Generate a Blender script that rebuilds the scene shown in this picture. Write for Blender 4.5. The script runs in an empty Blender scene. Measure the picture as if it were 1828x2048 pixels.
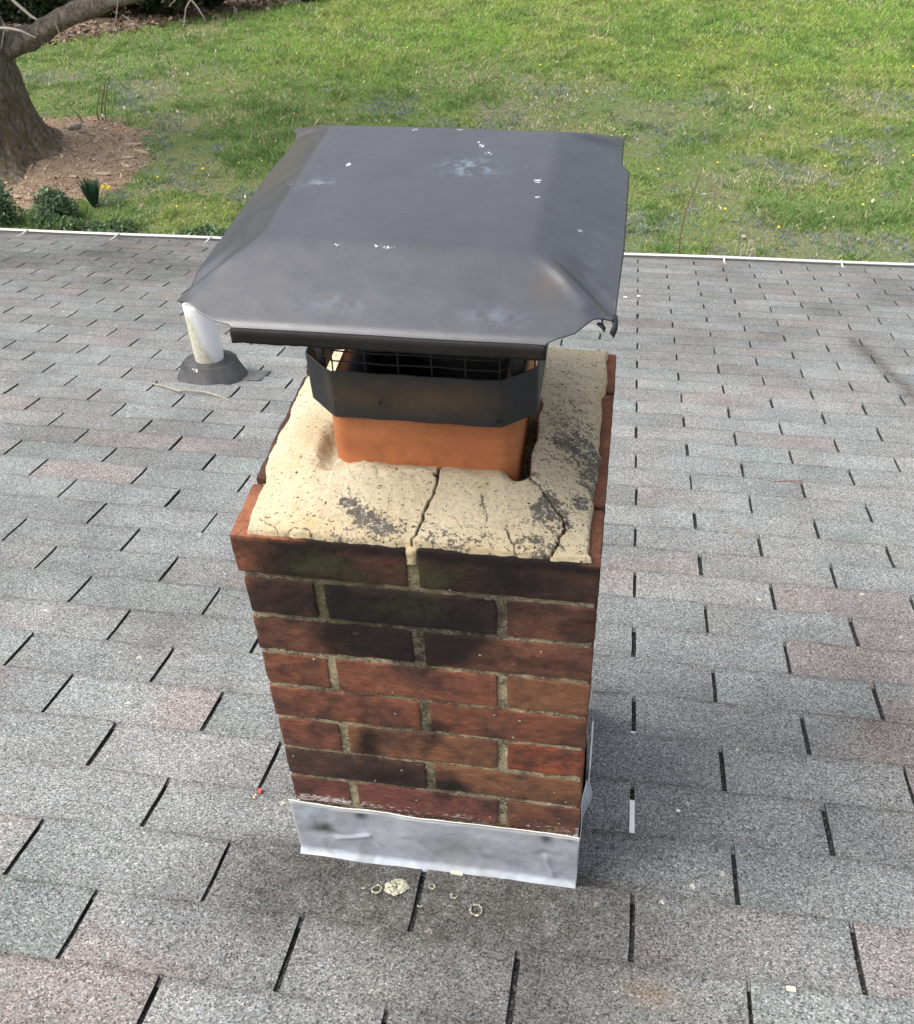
import bpy, math, random
import numpy as np
from mathutils import Matrix, Vector
rng = np.random.default_rng(7); random.seed(7)
S = 0.0254            # all sizes below are written in inches
PITCH = 0.298247
CP, SP = math.cos(PITCH), math.sin(PITCH)
GZ = -157.0           # lawn level
ZT = 24.47            # top of the chimney brickwork
CX0, CX1, CY0, CY1 = -19.24, -3.30, 5.08, 21.37
scene = bpy.context.scene

# ------------------------------------------------------------------ camera
cam = bpy.data.cameras.new('camera'); camo = bpy.data.objects.new('camera', cam)
scene.collection.objects.link(camo); scene.camera = camo
R = [(0.9872138, 0.1560533, -0.0324992), (0.0796474, -0.6595226, -0.7474532), (-0.1380766, 0.7353076, -0.6635191)]
camo.matrix_world = Matrix(((R[0][0], -R[1][0], -R[2][0], -3.42*S), (R[0][1], -R[1][1], -R[2][1], -25.94*S),
                            (R[0][2], -R[1][2], -R[2][2], 54.87*S), (0, 0, 0, 1)))
cam.sensor_fit = 'VERTICAL'; cam.sensor_height = 24; cam.lens = 2072.99/2048*24
cam.clip_start = 0.02; cam.clip_end = 3000

# ------------------------------------------------------------------ sky, sun, exposure
SUN_EL, SUN_AZ = math.radians(56), math.radians(-108)     # azimuth from +Y towards +X: high on the left
w = bpy.data.worlds.new('World'); scene.world = w; w.use_nodes = True
nt = w.node_tree; nt.nodes.clear()
sky = nt.nodes.new('ShaderNodeTexSky'); sky.sky_type = 'NISHITA'; sky.sun_disc = False
sky.sun_elevation = SUN_EL; sky.sun_rotation = SUN_AZ
sky.air_density = 1.0; sky.dust_density = 7.0; sky.ozone_density = 1.0
hs = nt.nodes.new('ShaderNodeHueSaturation'); hs.inputs['Saturation'].default_value = 0.42
bg = nt.nodes.new('ShaderNodeBackground'); bg.inputs[1].default_value = 0.15
wo = nt.nodes.new('ShaderNodeOutputWorld')
nt.links.new(sky.outputs[0], hs.inputs['Color']); nt.links.new(hs.outputs[0], bg.inputs[0]); nt.links.new(bg.outputs[0], wo.inputs[0])
sl = bpy.data.lights.new('sun', 'SUN'); sl.energy = 0.65; sl.angle = math.radians(42); sl.color = (1, .96, .9)
slo = bpy.data.objects.new('sun', sl); scene.collection.objects.link(slo)
d = Vector((math.sin(SUN_AZ)*math.cos(SUN_EL), math.cos(SUN_AZ)*math.cos(SUN_EL), math.sin(SUN_EL)))
slo.rotation_euler = d.to_track_quat('Z', 'Y').to_euler()
scene.view_settings.view_transform = 'Standard'; scene.view_settings.look = 'None'
scene.view_settings.exposure = 1.0; scene.view_settings.gamma = 1

# ------------------------------------------------------------------ numpy noise
_perm = rng.integers(0, 2**31, 4096)
def _h(ix, iy, iz, s):
    k = (ix*73856093) ^ (iy*19349663) ^ (iz*83492791) ^ (s*2654435761 & 0x7fffffff)
    return (_perm[(k & 4095)] ^ (k*1103515245 & 0x7fffffff)) % 65536/32767.5-1
def noise(p, f=1.0, s=0):
    q = np.asarray(p, float)*f; i = np.floor(q).astype(np.int64); t = q-i; t = t*t*(3-2*t)
    r = 0
    for dx in (0, 1):
        for dy in (0, 1):
            for dz in (0, 1):
                wgt = (t[:, 0] if dx else 1-t[:, 0])*(t[:, 1] if dy else 1-t[:, 1])*(t[:, 2] if dz else 1-t[:, 2])
                r = r+wgt*_h(i[:, 0]+dx, i[:, 1]+dy, i[:, 2]+dz, s)
    return r
def fbm(p, f=1.0, s=0, o=4):
    r = 0; a = 1; n = 0
    for k in range(o): r = r+a*noise(p, f*2**k, s+k*17); n += a; a *= .5
    return r/n
def sstep(a, b, x):
    t = np.clip((x-a)/(b-a), 0, 1); return t*t*(3-2*t)
def blob(P, x, y, r, ry=None):
    return np.exp(-(((P[:, 0]-x)/r)**2+((P[:, 1]-y)/(ry or r))**2))
def segd(X, Y, a, b):
    ax, ay = a; bx, by = b; dx, dy = bx-ax, by-ay
    t = np.clip(((X-ax)*dx+(Y-ay)*dy)/(dx*dx+dy*dy+1e-9), 0, 1)
    return np.hypot(X-ax-t*dx, Y-ay-t*dy)

# ------------------------------------------------------------------ mesh helpers
class MB:
    def __init__(s): s.v = []; s.f = []; s.n = 0; s.a = {}
    def add(s, V, F, **att):
        V = np.asarray(V, float); F = np.asarray(F, int)
        s.v.append(V)
        if len(F): s.f.append(F+s.n)
        s.n += len(V)
        for k, x in att.items():
            x = np.asarray(x, float)
            if x.ndim == 0: x = np.full(len(V), float(x))
            if x.ndim == 1 and len(x) == 3 and len(V) != 3: x = np.tile(x, (len(V), 1))
            s.a.setdefault(k, []).append(x)
    def grid(s, P, nu, nv, wrapu=False, **att):      # P: nu*nv points, row-major (v fast)
        a = []
        I = np.arange(nu*nv).reshape(nu, nv)
        if wrapu: I = np.vstack([I, I[:1]])
        F = np.stack([I[:-1, :-1].ravel(), I[1:, :-1].ravel(), I[1:, 1:].ravel(), I[:-1, 1:].ravel()], 1)
        s.add(P, F, **att)
    def box(s, x0, x1, y0, y1, z0, z1, **att):
        V = [(x, y, z) for x in (x0, x1) for y in (y0, y1) for z in (z0, z1)]
        s.add(V, [(0, 1, 3, 2), (4, 6, 7, 5), (0, 4, 5, 1), (2, 3, 7, 6), (0, 2, 6, 4), (1, 5, 7, 3)], **att)
    def tube(s, pts, r, n=8, cap=True, jit=0, **att):
        pts = np.asarray(pts, float); m = len(pts)
        r = np.full(m, r) if np.ndim(r) == 0 else np.asarray(r, float)
        T = np.gradient(pts, axis=0); T /= np.linalg.norm(T, axis=1)[:, None]+1e-9
        ref = np.array([0, 0, 1.]) if abs(T[0, 2]) < .9 else np.array([1., 0, 0])
        V = []
        for i in range(m):
            u = np.cross(T[i], ref); u /= np.linalg.norm(u)+1e-9; vv = np.cross(T[i], u)
            for k in range(n):
                a = 2*math.pi*k/n; V.append(pts[i]+r[i]*(math.cos(a)*u+math.sin(a)*vv))
        V = np.array(V)
        if jit: V = V+np.stack([fbm(V, .25, 5), fbm(V, .25, 6), fbm(V, .25, 7)], 1)*jit
        I = np.arange(m*n).reshape(m, n); J = np.roll(I, -1, 1)
        F = np.stack([I[:-1].ravel(), J[:-1].ravel(), J[1:].ravel(), I[1:].ravel()], 1)
        s.add(V, F, **att)
        if cap:
            for row, rev in ((0, True), (m-1, False)):
                c = len(V); ring = V[row*n:(row+1)*n]; cc = ring.mean(0)
                VV = np.vstack([ring, cc]); FF = [((k+1) % n, k, n, n) if rev else (k, (k+1) % n, n, n) for k in range(n)]
                s.add(VV, FF, **{k: (x if np.ndim(x) <= 1 and (np.ndim(x) == 0 or len(np.atleast_1d(x)) == 3) else 0.) for k, x in att.items()})
    def build(s, name, mat, parent=None, smooth=False, origin=(0, 0, 0)):
        V = np.vstack(s.v)
        o3 = np.array(parent['_o'][:]) if parent is not None and '_o' in parent else np.array(origin, float)
        V = (V-o3)*S
        me = bpy.data.meshes.new(name)
        F = np.vstack(s.f) if all(f.shape[1] == s.f[0].shape[1] for f in s.f) else None
        faces = []
        if F is None: faces = [tuple(q) for f in s.f for q in f.tolist()]
        else: faces = F.tolist()
        if (F is not None and F.shape[1] == 4 and np.any(F[:, 2] == F[:, 3])) or F is None:
            faces = [tuple(dict.fromkeys(q)) for q in faces]
            me.from_pydata(V.tolist(), [], faces)
        elif F is not None:
            k = F.shape[1]; me.vertices.add(len(V)); me.vertices.foreach_set('co', V.ravel())
            me.loops.add(F.size); me.loops.foreach_set('vertex_index', F.ravel().astype(np.int32))
            me.polygons.add(len(F)); me.polygons.foreach_set('loop_start', np.arange(0, F.size, k, dtype=np.int32))
            me.polygons.foreach_set('loop_total', np.full(len(F), k, dtype=np.int32)); me.update(calc_edges=True)
        for key, arrs in s.a.items():
            x = np.concatenate(arrs, 0)
            if len(x) != len(V): continue
            if x.ndim == 1:
                at = me.attributes.new(key, 'FLOAT', 'POINT'); at.data.foreach_set('value', x.astype(np.float32))
            else:
                at = me.attributes.new(key, 'FLOAT_COLOR', 'POINT')
                at.data.foreach_set('color', np.c_[x, np.ones(len(x))].astype(np.float32).ravel())
        if smooth: me.polygons.foreach_set('use_smooth', np.ones(len(me.polygons), bool))
        for m in (mat if isinstance(mat, (list, tuple)) else [mat]): me.materials.append(m)
        o = bpy.data.objects.new(name, me); scene.collection.objects.link(o)
        o['_o'] = [float(c) for c in o3]
        if parent is not None: o.parent = parent
        elif any(origin): o.location = Vector(origin)*S
        return o
def tag(o, label=None, cat=None, group=None, kind=None):
    if label: o['label'] = label
    if cat: o['category'] = cat
    if group: o['group'] = group
    if kind: o['kind'] = kind
    return o
def thing(name, loc, label, cat, group=None):
    o = bpy.data.objects.new(name, None); scene.collection.objects.link(o)
    o.location = Vector(loc)*S; o['_o'] = [float(c) for c in loc]; o.empty_display_size = .1
    return tag(o, label, cat, group)
def rbox(x0, x1, y0, y1, z0, z1, r=.2, res=.22, amp=.04, seed=0, skip=()):
    """box with rounded worn edges and an uneven surface"""
    lo = np.array([x0, y0, z0]); hi = np.array([x1, y1, z1]); Vs = []; Fs = []; n0 = 0
    for ax in range(3):
        for side in (0, 1):
            if (ax, side) in skip: continue
            b, c = [k for k in range(3) if k != ax]
            nb = max(2, int((hi[b]-lo[b])/res)+1); nc = max(2, int((hi[c]-lo[c])/res)+1)
            B, Cc = np.meshgrid(np.linspace(lo[b], hi[b], nb), np.linspace(lo[c], hi[c], nc), indexing='ij')
            P = np.zeros((nb*nc, 3)); P[:, b] = B.ravel(); P[:, c] = Cc.ravel(); P[:, ax] = hi[ax] if side else lo[ax]
            I = np.arange(nb*nc).reshape(nb, nc)
            F = np.stack([I[:-1, :-1].ravel(), I[1:, :-1].ravel(), I[1:, 1:].ravel(), I[:-1, 1:].ravel()], 1)
            if (side == 1) != (ax == 1): pass
            else: F = F[:, ::-1]
            Vs.append(P); Fs.append(F+n0); n0 += len(P)
    P = np.vstack(Vs); F = np.vstack(Fs)
    rr = r*(1+.7*fbm(P, .9, seed+3)); rr = np.clip(rr, .03, None)[:, None]
    q = np.clip(P, lo+rr, hi-rr); dd = P-q; L = np.linalg.norm(dd, axis=1)[:, None]
    N = dd/(L+1e-9); P2 = q+N*rr
    P2 = P2+N*(fbm(P2, 1.6, seed, 4)*amp)[:, None]
    return P2, F

# ------------------------------------------------------------------ material helpers
class G:
    def __init__(s, name):
        s.m = bpy.data.materials.new(name); s.m.use_nodes = True; s.t = s.m.node_tree; s.t.nodes.clear()
        s.out = s.n('OutputMaterial'); s.bsdf = s.n('BsdfPrincipled'); s.l(s.bsdf.outputs[0], s.out.inputs[0])
        tc = s.n('TexCoord'); mp = s.n('VectorMath'); mp.operation = 'SCALE'; mp.inputs['Scale'].default_value = 1/S
        s.l(tc.outputs['Object'], mp.inputs[0]); s.co = mp.outputs[0]
    def n(s, t): return s.t.nodes.new('ShaderNode'+t)
    def l(s, a, b): s.t.links.new(a, b)
    def inp(s, sock, v):
        if isinstance(v, bpy.types.NodeSocket): s.l(v, sock)
        elif isinstance(v, (tuple, list)): sock.default_value = tuple(v)+((1,) if len(v) == 3 and sock.type == 'RGBA' else ())
        else: sock.default_value = v
    def scale(s, v, sc):
        m = s.n('VectorMath'); m.operation = 'MULTIPLY'; s.l(v, m.inputs[0]); m.inputs[1].default_value = sc; return m.outputs[0]
    def noise(s, sc, det=4, rough=.55, co=None, dist=0):
        x = s.n('TexNoise'); x.inputs['Scale'].default_value = sc; x.inputs['Detail'].default_value = det
        x.inputs['Roughness'].default_value = rough; x.inputs['Distortion'].default_value = dist
        s.l(co or s.co, x.inputs['Vector']); return x.outputs['Fac']
    def vor(s, sc, out='Color', co=None, feat='F1'):
        x = s.n('TexVoronoi'); x.feature = feat; x.inputs['Scale'].default_value = sc; s.l(co or s.co, x.inputs['Vector']); return x.outputs[out]
    def sep(s, c):
        x = s.n('SeparateColor'); s.l(c, x.inputs[0]); return x.outputs
    def ramp(s, f, st, interp='LINEAR'):
        x = s.n('ValToRGB'); x.color_ramp.interpolation = interp; e = x.color_ramp.elements
        while len(e) < len(st): e.new(.5)
        for k, (p, c) in enumerate(st):
            e[k].position = p; c = (c, c, c) if isinstance(c, (int, float)) else c; e[k].color = (*c, 1)
        s.inp(x.inputs[0], f); return x.outputs[0]
    def mix(s, f, a, b, mode='MIX'):
        x = s.n('Mix'); x.data_type = 'RGBA'; x.blend_type = mode
        s.inp(x.inputs[0], f); s.inp(x.inputs[6], a); s.inp(x.inputs[7], b); return x.outputs[2]
    def math(s, op, a, b=0., c=None, clamp=False):
        x = s.n('Math'); x.operation = op; x.use_clamp = clamp; s.inp(x.inputs[0], a); s.inp(x.inputs[1], b)
        if c is not None: s.inp(x.inputs[2], c)
        return x.outputs[0]
    def att(s, name, out='Fac'):
        x = s.n('Attribute'); x.attribute_name = name; return x.outputs[out]
    def bump(s, h, dist, st=1., prev=None):
        x = s.n('Bump'); x.inputs['Distance'].default_value = dist*S; x.inputs['Strength'].default_value = st; s.l(h, x.inputs['Height'])
        if prev: s.l(prev, x.inputs['Normal'])
        return x.outputs[0]
    def fin(s, col, rough=.8, metal=0., nrm=None, spec=None):
        s.inp(s.bsdf.inputs['Base Color'], col); s.inp(s.bsdf.inputs['Roughness'], rough); s.inp(s.bsdf.inputs['Metallic'], metal)
        if nrm: s.l(nrm, s.bsdf.inputs['Normal'])
        if spec is not None: s.inp(s.bsdf.inputs['Specular IOR Level'], spec)
        return s.m
def plain(name, c, rough=.7, var=.25, sc=2., metal=0., bump=.01):
    g = G(name); f = g.noise(sc, 5)
    col = g.mix(g.ramp(f, [(.3, 0), (.7, 1)]), tuple(x*(1-var) for x in c), tuple(min(1, x*(1+var)) for x in c))
    return g.fin(col, rough, metal, g.bump(g.noise(sc*4, 4), bump))

# shingles
g = G('asphalt_granules')
cell = g.sep(g.vor(11.5)); cell2 = g.sep(g.vor(5.5))
gr = g.ramp(cell[0], [(0, .045), (.10, .09), (.25, .14), (.5, .188), (.75, .230), (.92, .295), (1, .42)])
gn = g.ramp(g.noise(6.5, 3, .7), [(.25, .78), (.5, .97), (.75, 1.16)])
tabc = g.att('tabcol', 'Color')
tone = g.mix(g.ramp(g.noise(.16, 5, .65), [(.35, 0), (.65, 1)]), (.84, .84, .85), (1.1, 1.1, 1.09))
tone = g.mix(g.ramp(g.noise(1.1, 5, .7, g.scale(g.co, (.5, 1.4, 1))), [(.3, .30), (.5, 0)]), tone, (.62, .60, .58))
mac = g.sep(g.vor(.55)); tone = g.mix(g.math('MULTIPLY', g.math('LESS_THAN', g.vor(.55, 'Distance'), .11), g.math('GREATER_THAN', mac[0], .86)), tone, (1.9, 1.85, 1.7))
hue = g.mix(cell[1], (.92, 1.01, 1.03), (1.05, 1.01, .95))
col = g.mix(1., gr, gn, 'MULTIPLY'); col = g.mix(1., col, tone, 'MULTIPLY'); col = g.mix(1., col, hue, 'MULTIPLY'); col = g.mix(1., col, tabc, 'MULTIPLY')
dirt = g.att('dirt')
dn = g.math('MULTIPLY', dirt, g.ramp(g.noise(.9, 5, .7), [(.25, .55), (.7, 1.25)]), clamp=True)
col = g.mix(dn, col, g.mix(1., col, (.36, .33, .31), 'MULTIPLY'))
rust = g.att('rust'); col = g.mix(g.math('MULTIPLY', rust, g.noise(2.5, 4), clamp=True), col, (.25, .15, .06))
b = g.bump(cell[2], .05, .8); b = g.bump(g.noise(8, 3, .7), .05, .6, b)
M_SH = g.fin(col, .9, 0, b, .25)
g = G('asphalt_slot')
sc_ = g.sep(g.vor(12))
M_SLOT = g.fin(g.ramp(sc_[0], [(0, .008), (.6, .03), (.9, .06), (1, .16)]), .95, 0, g.bump(sc_[1], .05), .2)

# brick
g = G('weathered_brick')
bc = g.att('bcol', 'Color')
st = g.noise(2.2, 7, .8, g.scale(g.co, (.5, .5, 1.5)), .3)
fine = g.noise(10, 6, .85, g.scale(g.co, (.6, .6, 1.4)))
col = g.mix(g.ramp(st, [(.3, 0), (.7, 1)]), g.mix(1., bc, (.50, .42, .42), 'MULTIPLY'), g.mix(1., bc, (1.30, 1.18, 1.05), 'MULTIPLY'))
col = g.mix(g.ramp(fine, [(.55, 0), (.8, .55)]), col, (.30, .17, .10))
col = g.mix(g.ramp(fine, [(.2, .8), (.42, 0)]), col, (.030, .018, .018))
pat = g.noise(.55, 5, .65)
col = g.mix(g.ramp(pat, [(.44, 0), (.62, .75)]), col, (.060, .038, .037))
col = g.mix(g.ramp(g.noise(.8, 5, .7, g.scale(g.co, (.6, .6, 1.4))), [(.52, 0), (.72, .6)]), col, (.25, .12, .065))
soot = g.att('soot'); sm = g.ramp(g.math('ADD', g.math('MULTIPLY', g.att('soot'), .62), g.math('ADD', g.math('MULTIPLY', g.noise(2.0, 6, .8), .38), g.math('MULTIPLY', fine, .30))), [(.47, 0), (.60, .45), (.82, .93)])
col = g.mix(sm, col, (.016, .013, .013))
moss = g.att('moss'); mm = g.ramp(g.math('ADD', g.math('MULTIPLY', moss, .5), g.math('MULTIPLY', g.noise(3.4, 6, .85), .6)), [(.47, 0), (.72, .85)])
col = g.mix(mm, col, (.068, .066, .030))
red = g.att('fresh'); col = g.mix(g.math('MULTIPLY', red, g.ramp(g.noise(3, 5), [(.3, .3), (.6, 1)]), clamp=True), col, (.42, .17, .09))
wh = g.att('white'); wm = g.math('GREATER_THAN', g.math('MULTIPLY', wh, g.noise(2.6, 6, .8, g.scale(g.co, (1, 1, 2.2)))), .50)
col = g.mix(wm, col, (.75, .66, .62))
spk = g.math('GREATER_THAN', g.sep(g.vor(3.2))[0], .985)
spk2 = g.math('LESS_THAN', g.vor(3.2, 'Distance'), .20)
col = g.mix(g.math('MULTIPLY', spk, spk2), col, (.6, .5, .42))
pv = g.vor(4.5, 'Distance'); pm = g.math('MULTIPLY', g.math('LESS_THAN', pv, .22), g.math('GREATER_THAN', g.sep(g.vor(4.5))[1], .72))
col = g.mix(g.math('MULTIPLY', pm, .75), col, (.035, .02, .018))
b = g.bump(st, .14, 1.); b = g.bump(g.math('SUBTRACT', 1., pm), .06, .8, b); b = g.bump(fine, .12, 1., b); b = g.bump(g.noise(3, 5, .7), .1, .7, b)
M_BR = g.fin(col, .92, 0, b, .25)

# mortar
g = G('sandy_mortar')
cell = g.sep(g.vor(9))
col = g.mix(g.ramp(g.noise(.7, 6, .7), [(.40, 0), (.60, 1)]), (.19, .16, .10), (.50, .43, .27))
col = g.mix(g.ramp(cell[0], [(0, .85), (.18, .3), (.5, 0)]), col, (.045, .035, .028))
col = g.mix(g.ramp(cell[1], [(.8, 0), (1, .8)]), col, (.62, .55, .38))
dk = g.math('MULTIPLY', g.att('soot'), g.ramp(g.noise(2.5, 5, .8), [(.3, .5), (.6, 1.2)]), clamp=True); col = g.mix(dk, col, (.035, .030, .026))
col = g.mix(g.att('moss'), col, (.13, .12, .045))
b = g.bump(g.noise(7, 5, .8), .12, 1.)
M_MO = g.fin(col, .95, 0, b, .2)

# crown
g = G('cement_wash')
base = g.mix(g.ramp(g.noise(.35, 5), [(.35, 0), (.65, 1)]), (.70, .59, .395), (.78, .68, .49))
n1 = g.noise(5, 6, .8)
col = g.mix(g.ramp(n1, [(.30, .85), (.48, 0)]), base, (.36, .28, .18))
col = g.mix(g.ramp(n1, [(.58, 0), (.75, .7)]), col, (.80, .74, .60))
col = g.mix(g.math('MULTIPLY', g.att('yellow'), g.ramp(g.noise(1.2, 4), [(.3, .1), (.65, .9)]), clamp=True), col, (.62, .45, .20))
# sand pits
wn = g.n('TexNoise'); wn.inputs['Scale'].default_value = 3.5; wn.inputs['Detail'].default_value = 3; g.l(g.co, wn.inputs['Vector'])
wa = g.n('VectorMath'); wa.operation = 'MULTIPLY_ADD'; g.l(wn.outputs['Color'], wa.inputs[0]); wa.inputs[1].default_value = (.55, .55, .55); g.l(g.scale(g.co, (1, 1.5, 1)), wa.inputs[2]); wco = wa.outputs[0]
v = g.vor(2.4, 'Distance', wco); vc = g.sep(g.vor(2.4, 'Color', wco))
pit = g.math('MULTIPLY', g.math('LESS_THAN', v, g.math('MULTIPLY_ADD', vc[1], .17, .04)), g.math('GREATER_THAN', vc[0], .5))
v2 = g.vor(6.0, 'Distance', wco); vc2 = g.sep(g.vor(6.0, 'Color', wco))
pit2 = g.math('MULTIPLY', g.math('LESS_THAN', v2, g.math('MULTIPLY_ADD', vc2[1], .26, .10)), g.math('GREATER_THAN', vc2[0], g.math('SUBTRACT', .86, g.math('MULTIPLY', g.att('pits'), .5))))
col = g.mix(pit2, col, g.mix(vc2[2], (.08, .06, .05), (.28, .20, .12)))
col = g.mix(pit, col, g.mix(vc[2], (.05, .04, .035), (.25, .15, .08)))
# lichen and grime: clustered dark growth
lic = g.math('MULTIPLY', g.att('lichen'), 1.)
lm = g.ramp(g.math('ADD', g.math('ADD', g.math('MULTIPLY', g.noise(6.5, 4, .8), .9), g.math('MULTIPLY', g.noise(2.0, 4, .7, wco), .65)), g.math('MULTIPLY', lic, .30)), [(.93, 0), (.99, 1)])
col = g.mix(g.math('MULTIPLY', lm, .9), col, g.mix(g.noise(2, 3), (.05, .045, .045), (.14, .13, .115)))
wl = g.ramp(g.math('ADD', g.noise(5.5, 5, .8), g.math('MULTIPLY', lic, .16)), [(.70, 0), (.76, 1)])
col = g.mix(g.math('MULTIPLY', wl, .6), col, (.85, .82, .72))
col = g.mix(g.att('grime'), col, (.17, .135, .10))
col = g.mix(g.att('crack'), col, (.035, .028, .022))
b = g.bump(n1, .16, 1.); b = g.bump(g.noise(14, 3, .8), .06, .8, b); b = g.bump(g.math('SUBTRACT', 1., g.math('MAXIMUM', pit, pit2)), .06, .8, b)
M_CR = g.fin(col, .93, 0, b, .2)

# clay flue
g = G('terracotta')
col = g.mix(g.ramp(g.noise(.5, 5, .6, g.scale(g.co, (.5, .5, 1.2))), [(.35, 0), (.7, 1)]), (.36, .115, .042), (.50, .18, .065))
col = g.mix(g.ramp(g.noise(2.0, 5, .7, g.scale(g.co, (.4, .4, 3))), [(.55, 0), (.8, .45)]), col, (.26, .07, .03))
col = g.mix(g.math('MULTIPLY', g.math('LESS_THAN', g.vor(1.3, 'Distance'), .07), g.math('GREATER_THAN', g.sep(g.vor(1.3))[0], .7)), col, (.05, .02, .012))
col = g.mix(g.ramp(g.noise(.9, 6, .75), [(.5, 0), (.75, .5)]), col, (.20, .065, .035)); col = g.mix(g.ramp(g.noise(3.5, 5, .8), [(.62, 0), (.75, .5)]), col, (.55, .27, .14))
col = g.mix(g.att('soot'), col, (.008, .007, .007))
M_FL = g.fin(col, .55, 0, g.bump(g.noise(6, 5, .7), .03), .4)

# painted black cap steel
def capmat(name, c0, c1, rough, dust=True, spec=.6):
    g = G(name)
    n = g.noise(.22, 4, .6); col = g.mix(g.ramp(n, [(.35, 0), (.65, 1)]), c0, c1)
    col = g.mix(g.ramp(g.noise(.9, 6, .7), [(.5, 0), (.8, .25)]), col, tuple(x*1.25 for x in c1))
    col = g.mix(g.ramp(g.noise(6, 3, .8), [(.62, 0), (.85, .25)]), col, tuple(x*1.9 for x in c1))
    col = g.mix(g.math('MULTIPLY', g.att('brown'), g.ramp(g.noise(.8, 5), [(.3, .3), (.7, 1)]), clamp=True), col, (.085, .055, .030))
    if dust:
        col = g.mix(g.math('MULTIPLY', g.att('rough'), g.ramp(g.noise(4.5, 5, .8), [(.54, 0), (.66, .8)]), clamp=True), col, (.03, .03, .036))
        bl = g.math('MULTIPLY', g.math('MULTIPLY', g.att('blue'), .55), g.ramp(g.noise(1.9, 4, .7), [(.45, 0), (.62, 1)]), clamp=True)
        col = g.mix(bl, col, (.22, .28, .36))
        dp = g.math('GREATER_THAN', g.math('MULTIPLY', g.att('drop'), g.noise(9, 4, .85)), .56)
        col = g.mix(dp, col, (.75, .77, .8))
    rr = g.ramp(g.noise(1.2, 5), [(.3, rough-.06), (.7, rough+.08)])
    return g.fin(col, rr, 0, g.bump(g.noise(.35, 4), .05, .5, g.bump(g.noise(14, 3, .8), .008, .6)), spec)
M_HOOD = capmat('painted_hood_steel', (.034, .037, .046), (.045, .048, .058), .32, True, .9)
M_BAND = capmat('painted_band_steel', (.014, .015, .017), (.022, .023, .026), .5, False, .4)
M_WIRE = plain('black_wire', (.006, .006, .006), .8, .3, 3)

# flashing
g = G('lead_flashing')
n = g.noise(.55, 5, .6, None, 1.2)
col = g.mix(g.ramp(n, [(.32, 0), (.68, 1)]), (.36, .385, .42), (.55, .59, .65))
col = g.mix(g.ramp(g.noise(.28, 4), [(.5, 0), (.72, .45)]), col, (.36, .35, .335))
col = g.mix(g.ramp(g.noise(3, 6, .75), [(.60, 0), (.8, .35)]), col, (.55, .62, .72))
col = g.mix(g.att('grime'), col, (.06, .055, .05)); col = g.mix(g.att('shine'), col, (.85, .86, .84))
M_LEAD = g.fin(col, g.ramp(g.noise(1.5, 4), [(.3, .36), (.7, .55)]), .25, g.bump(g.noise(.7, 4), .12, .6), .5)

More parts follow.
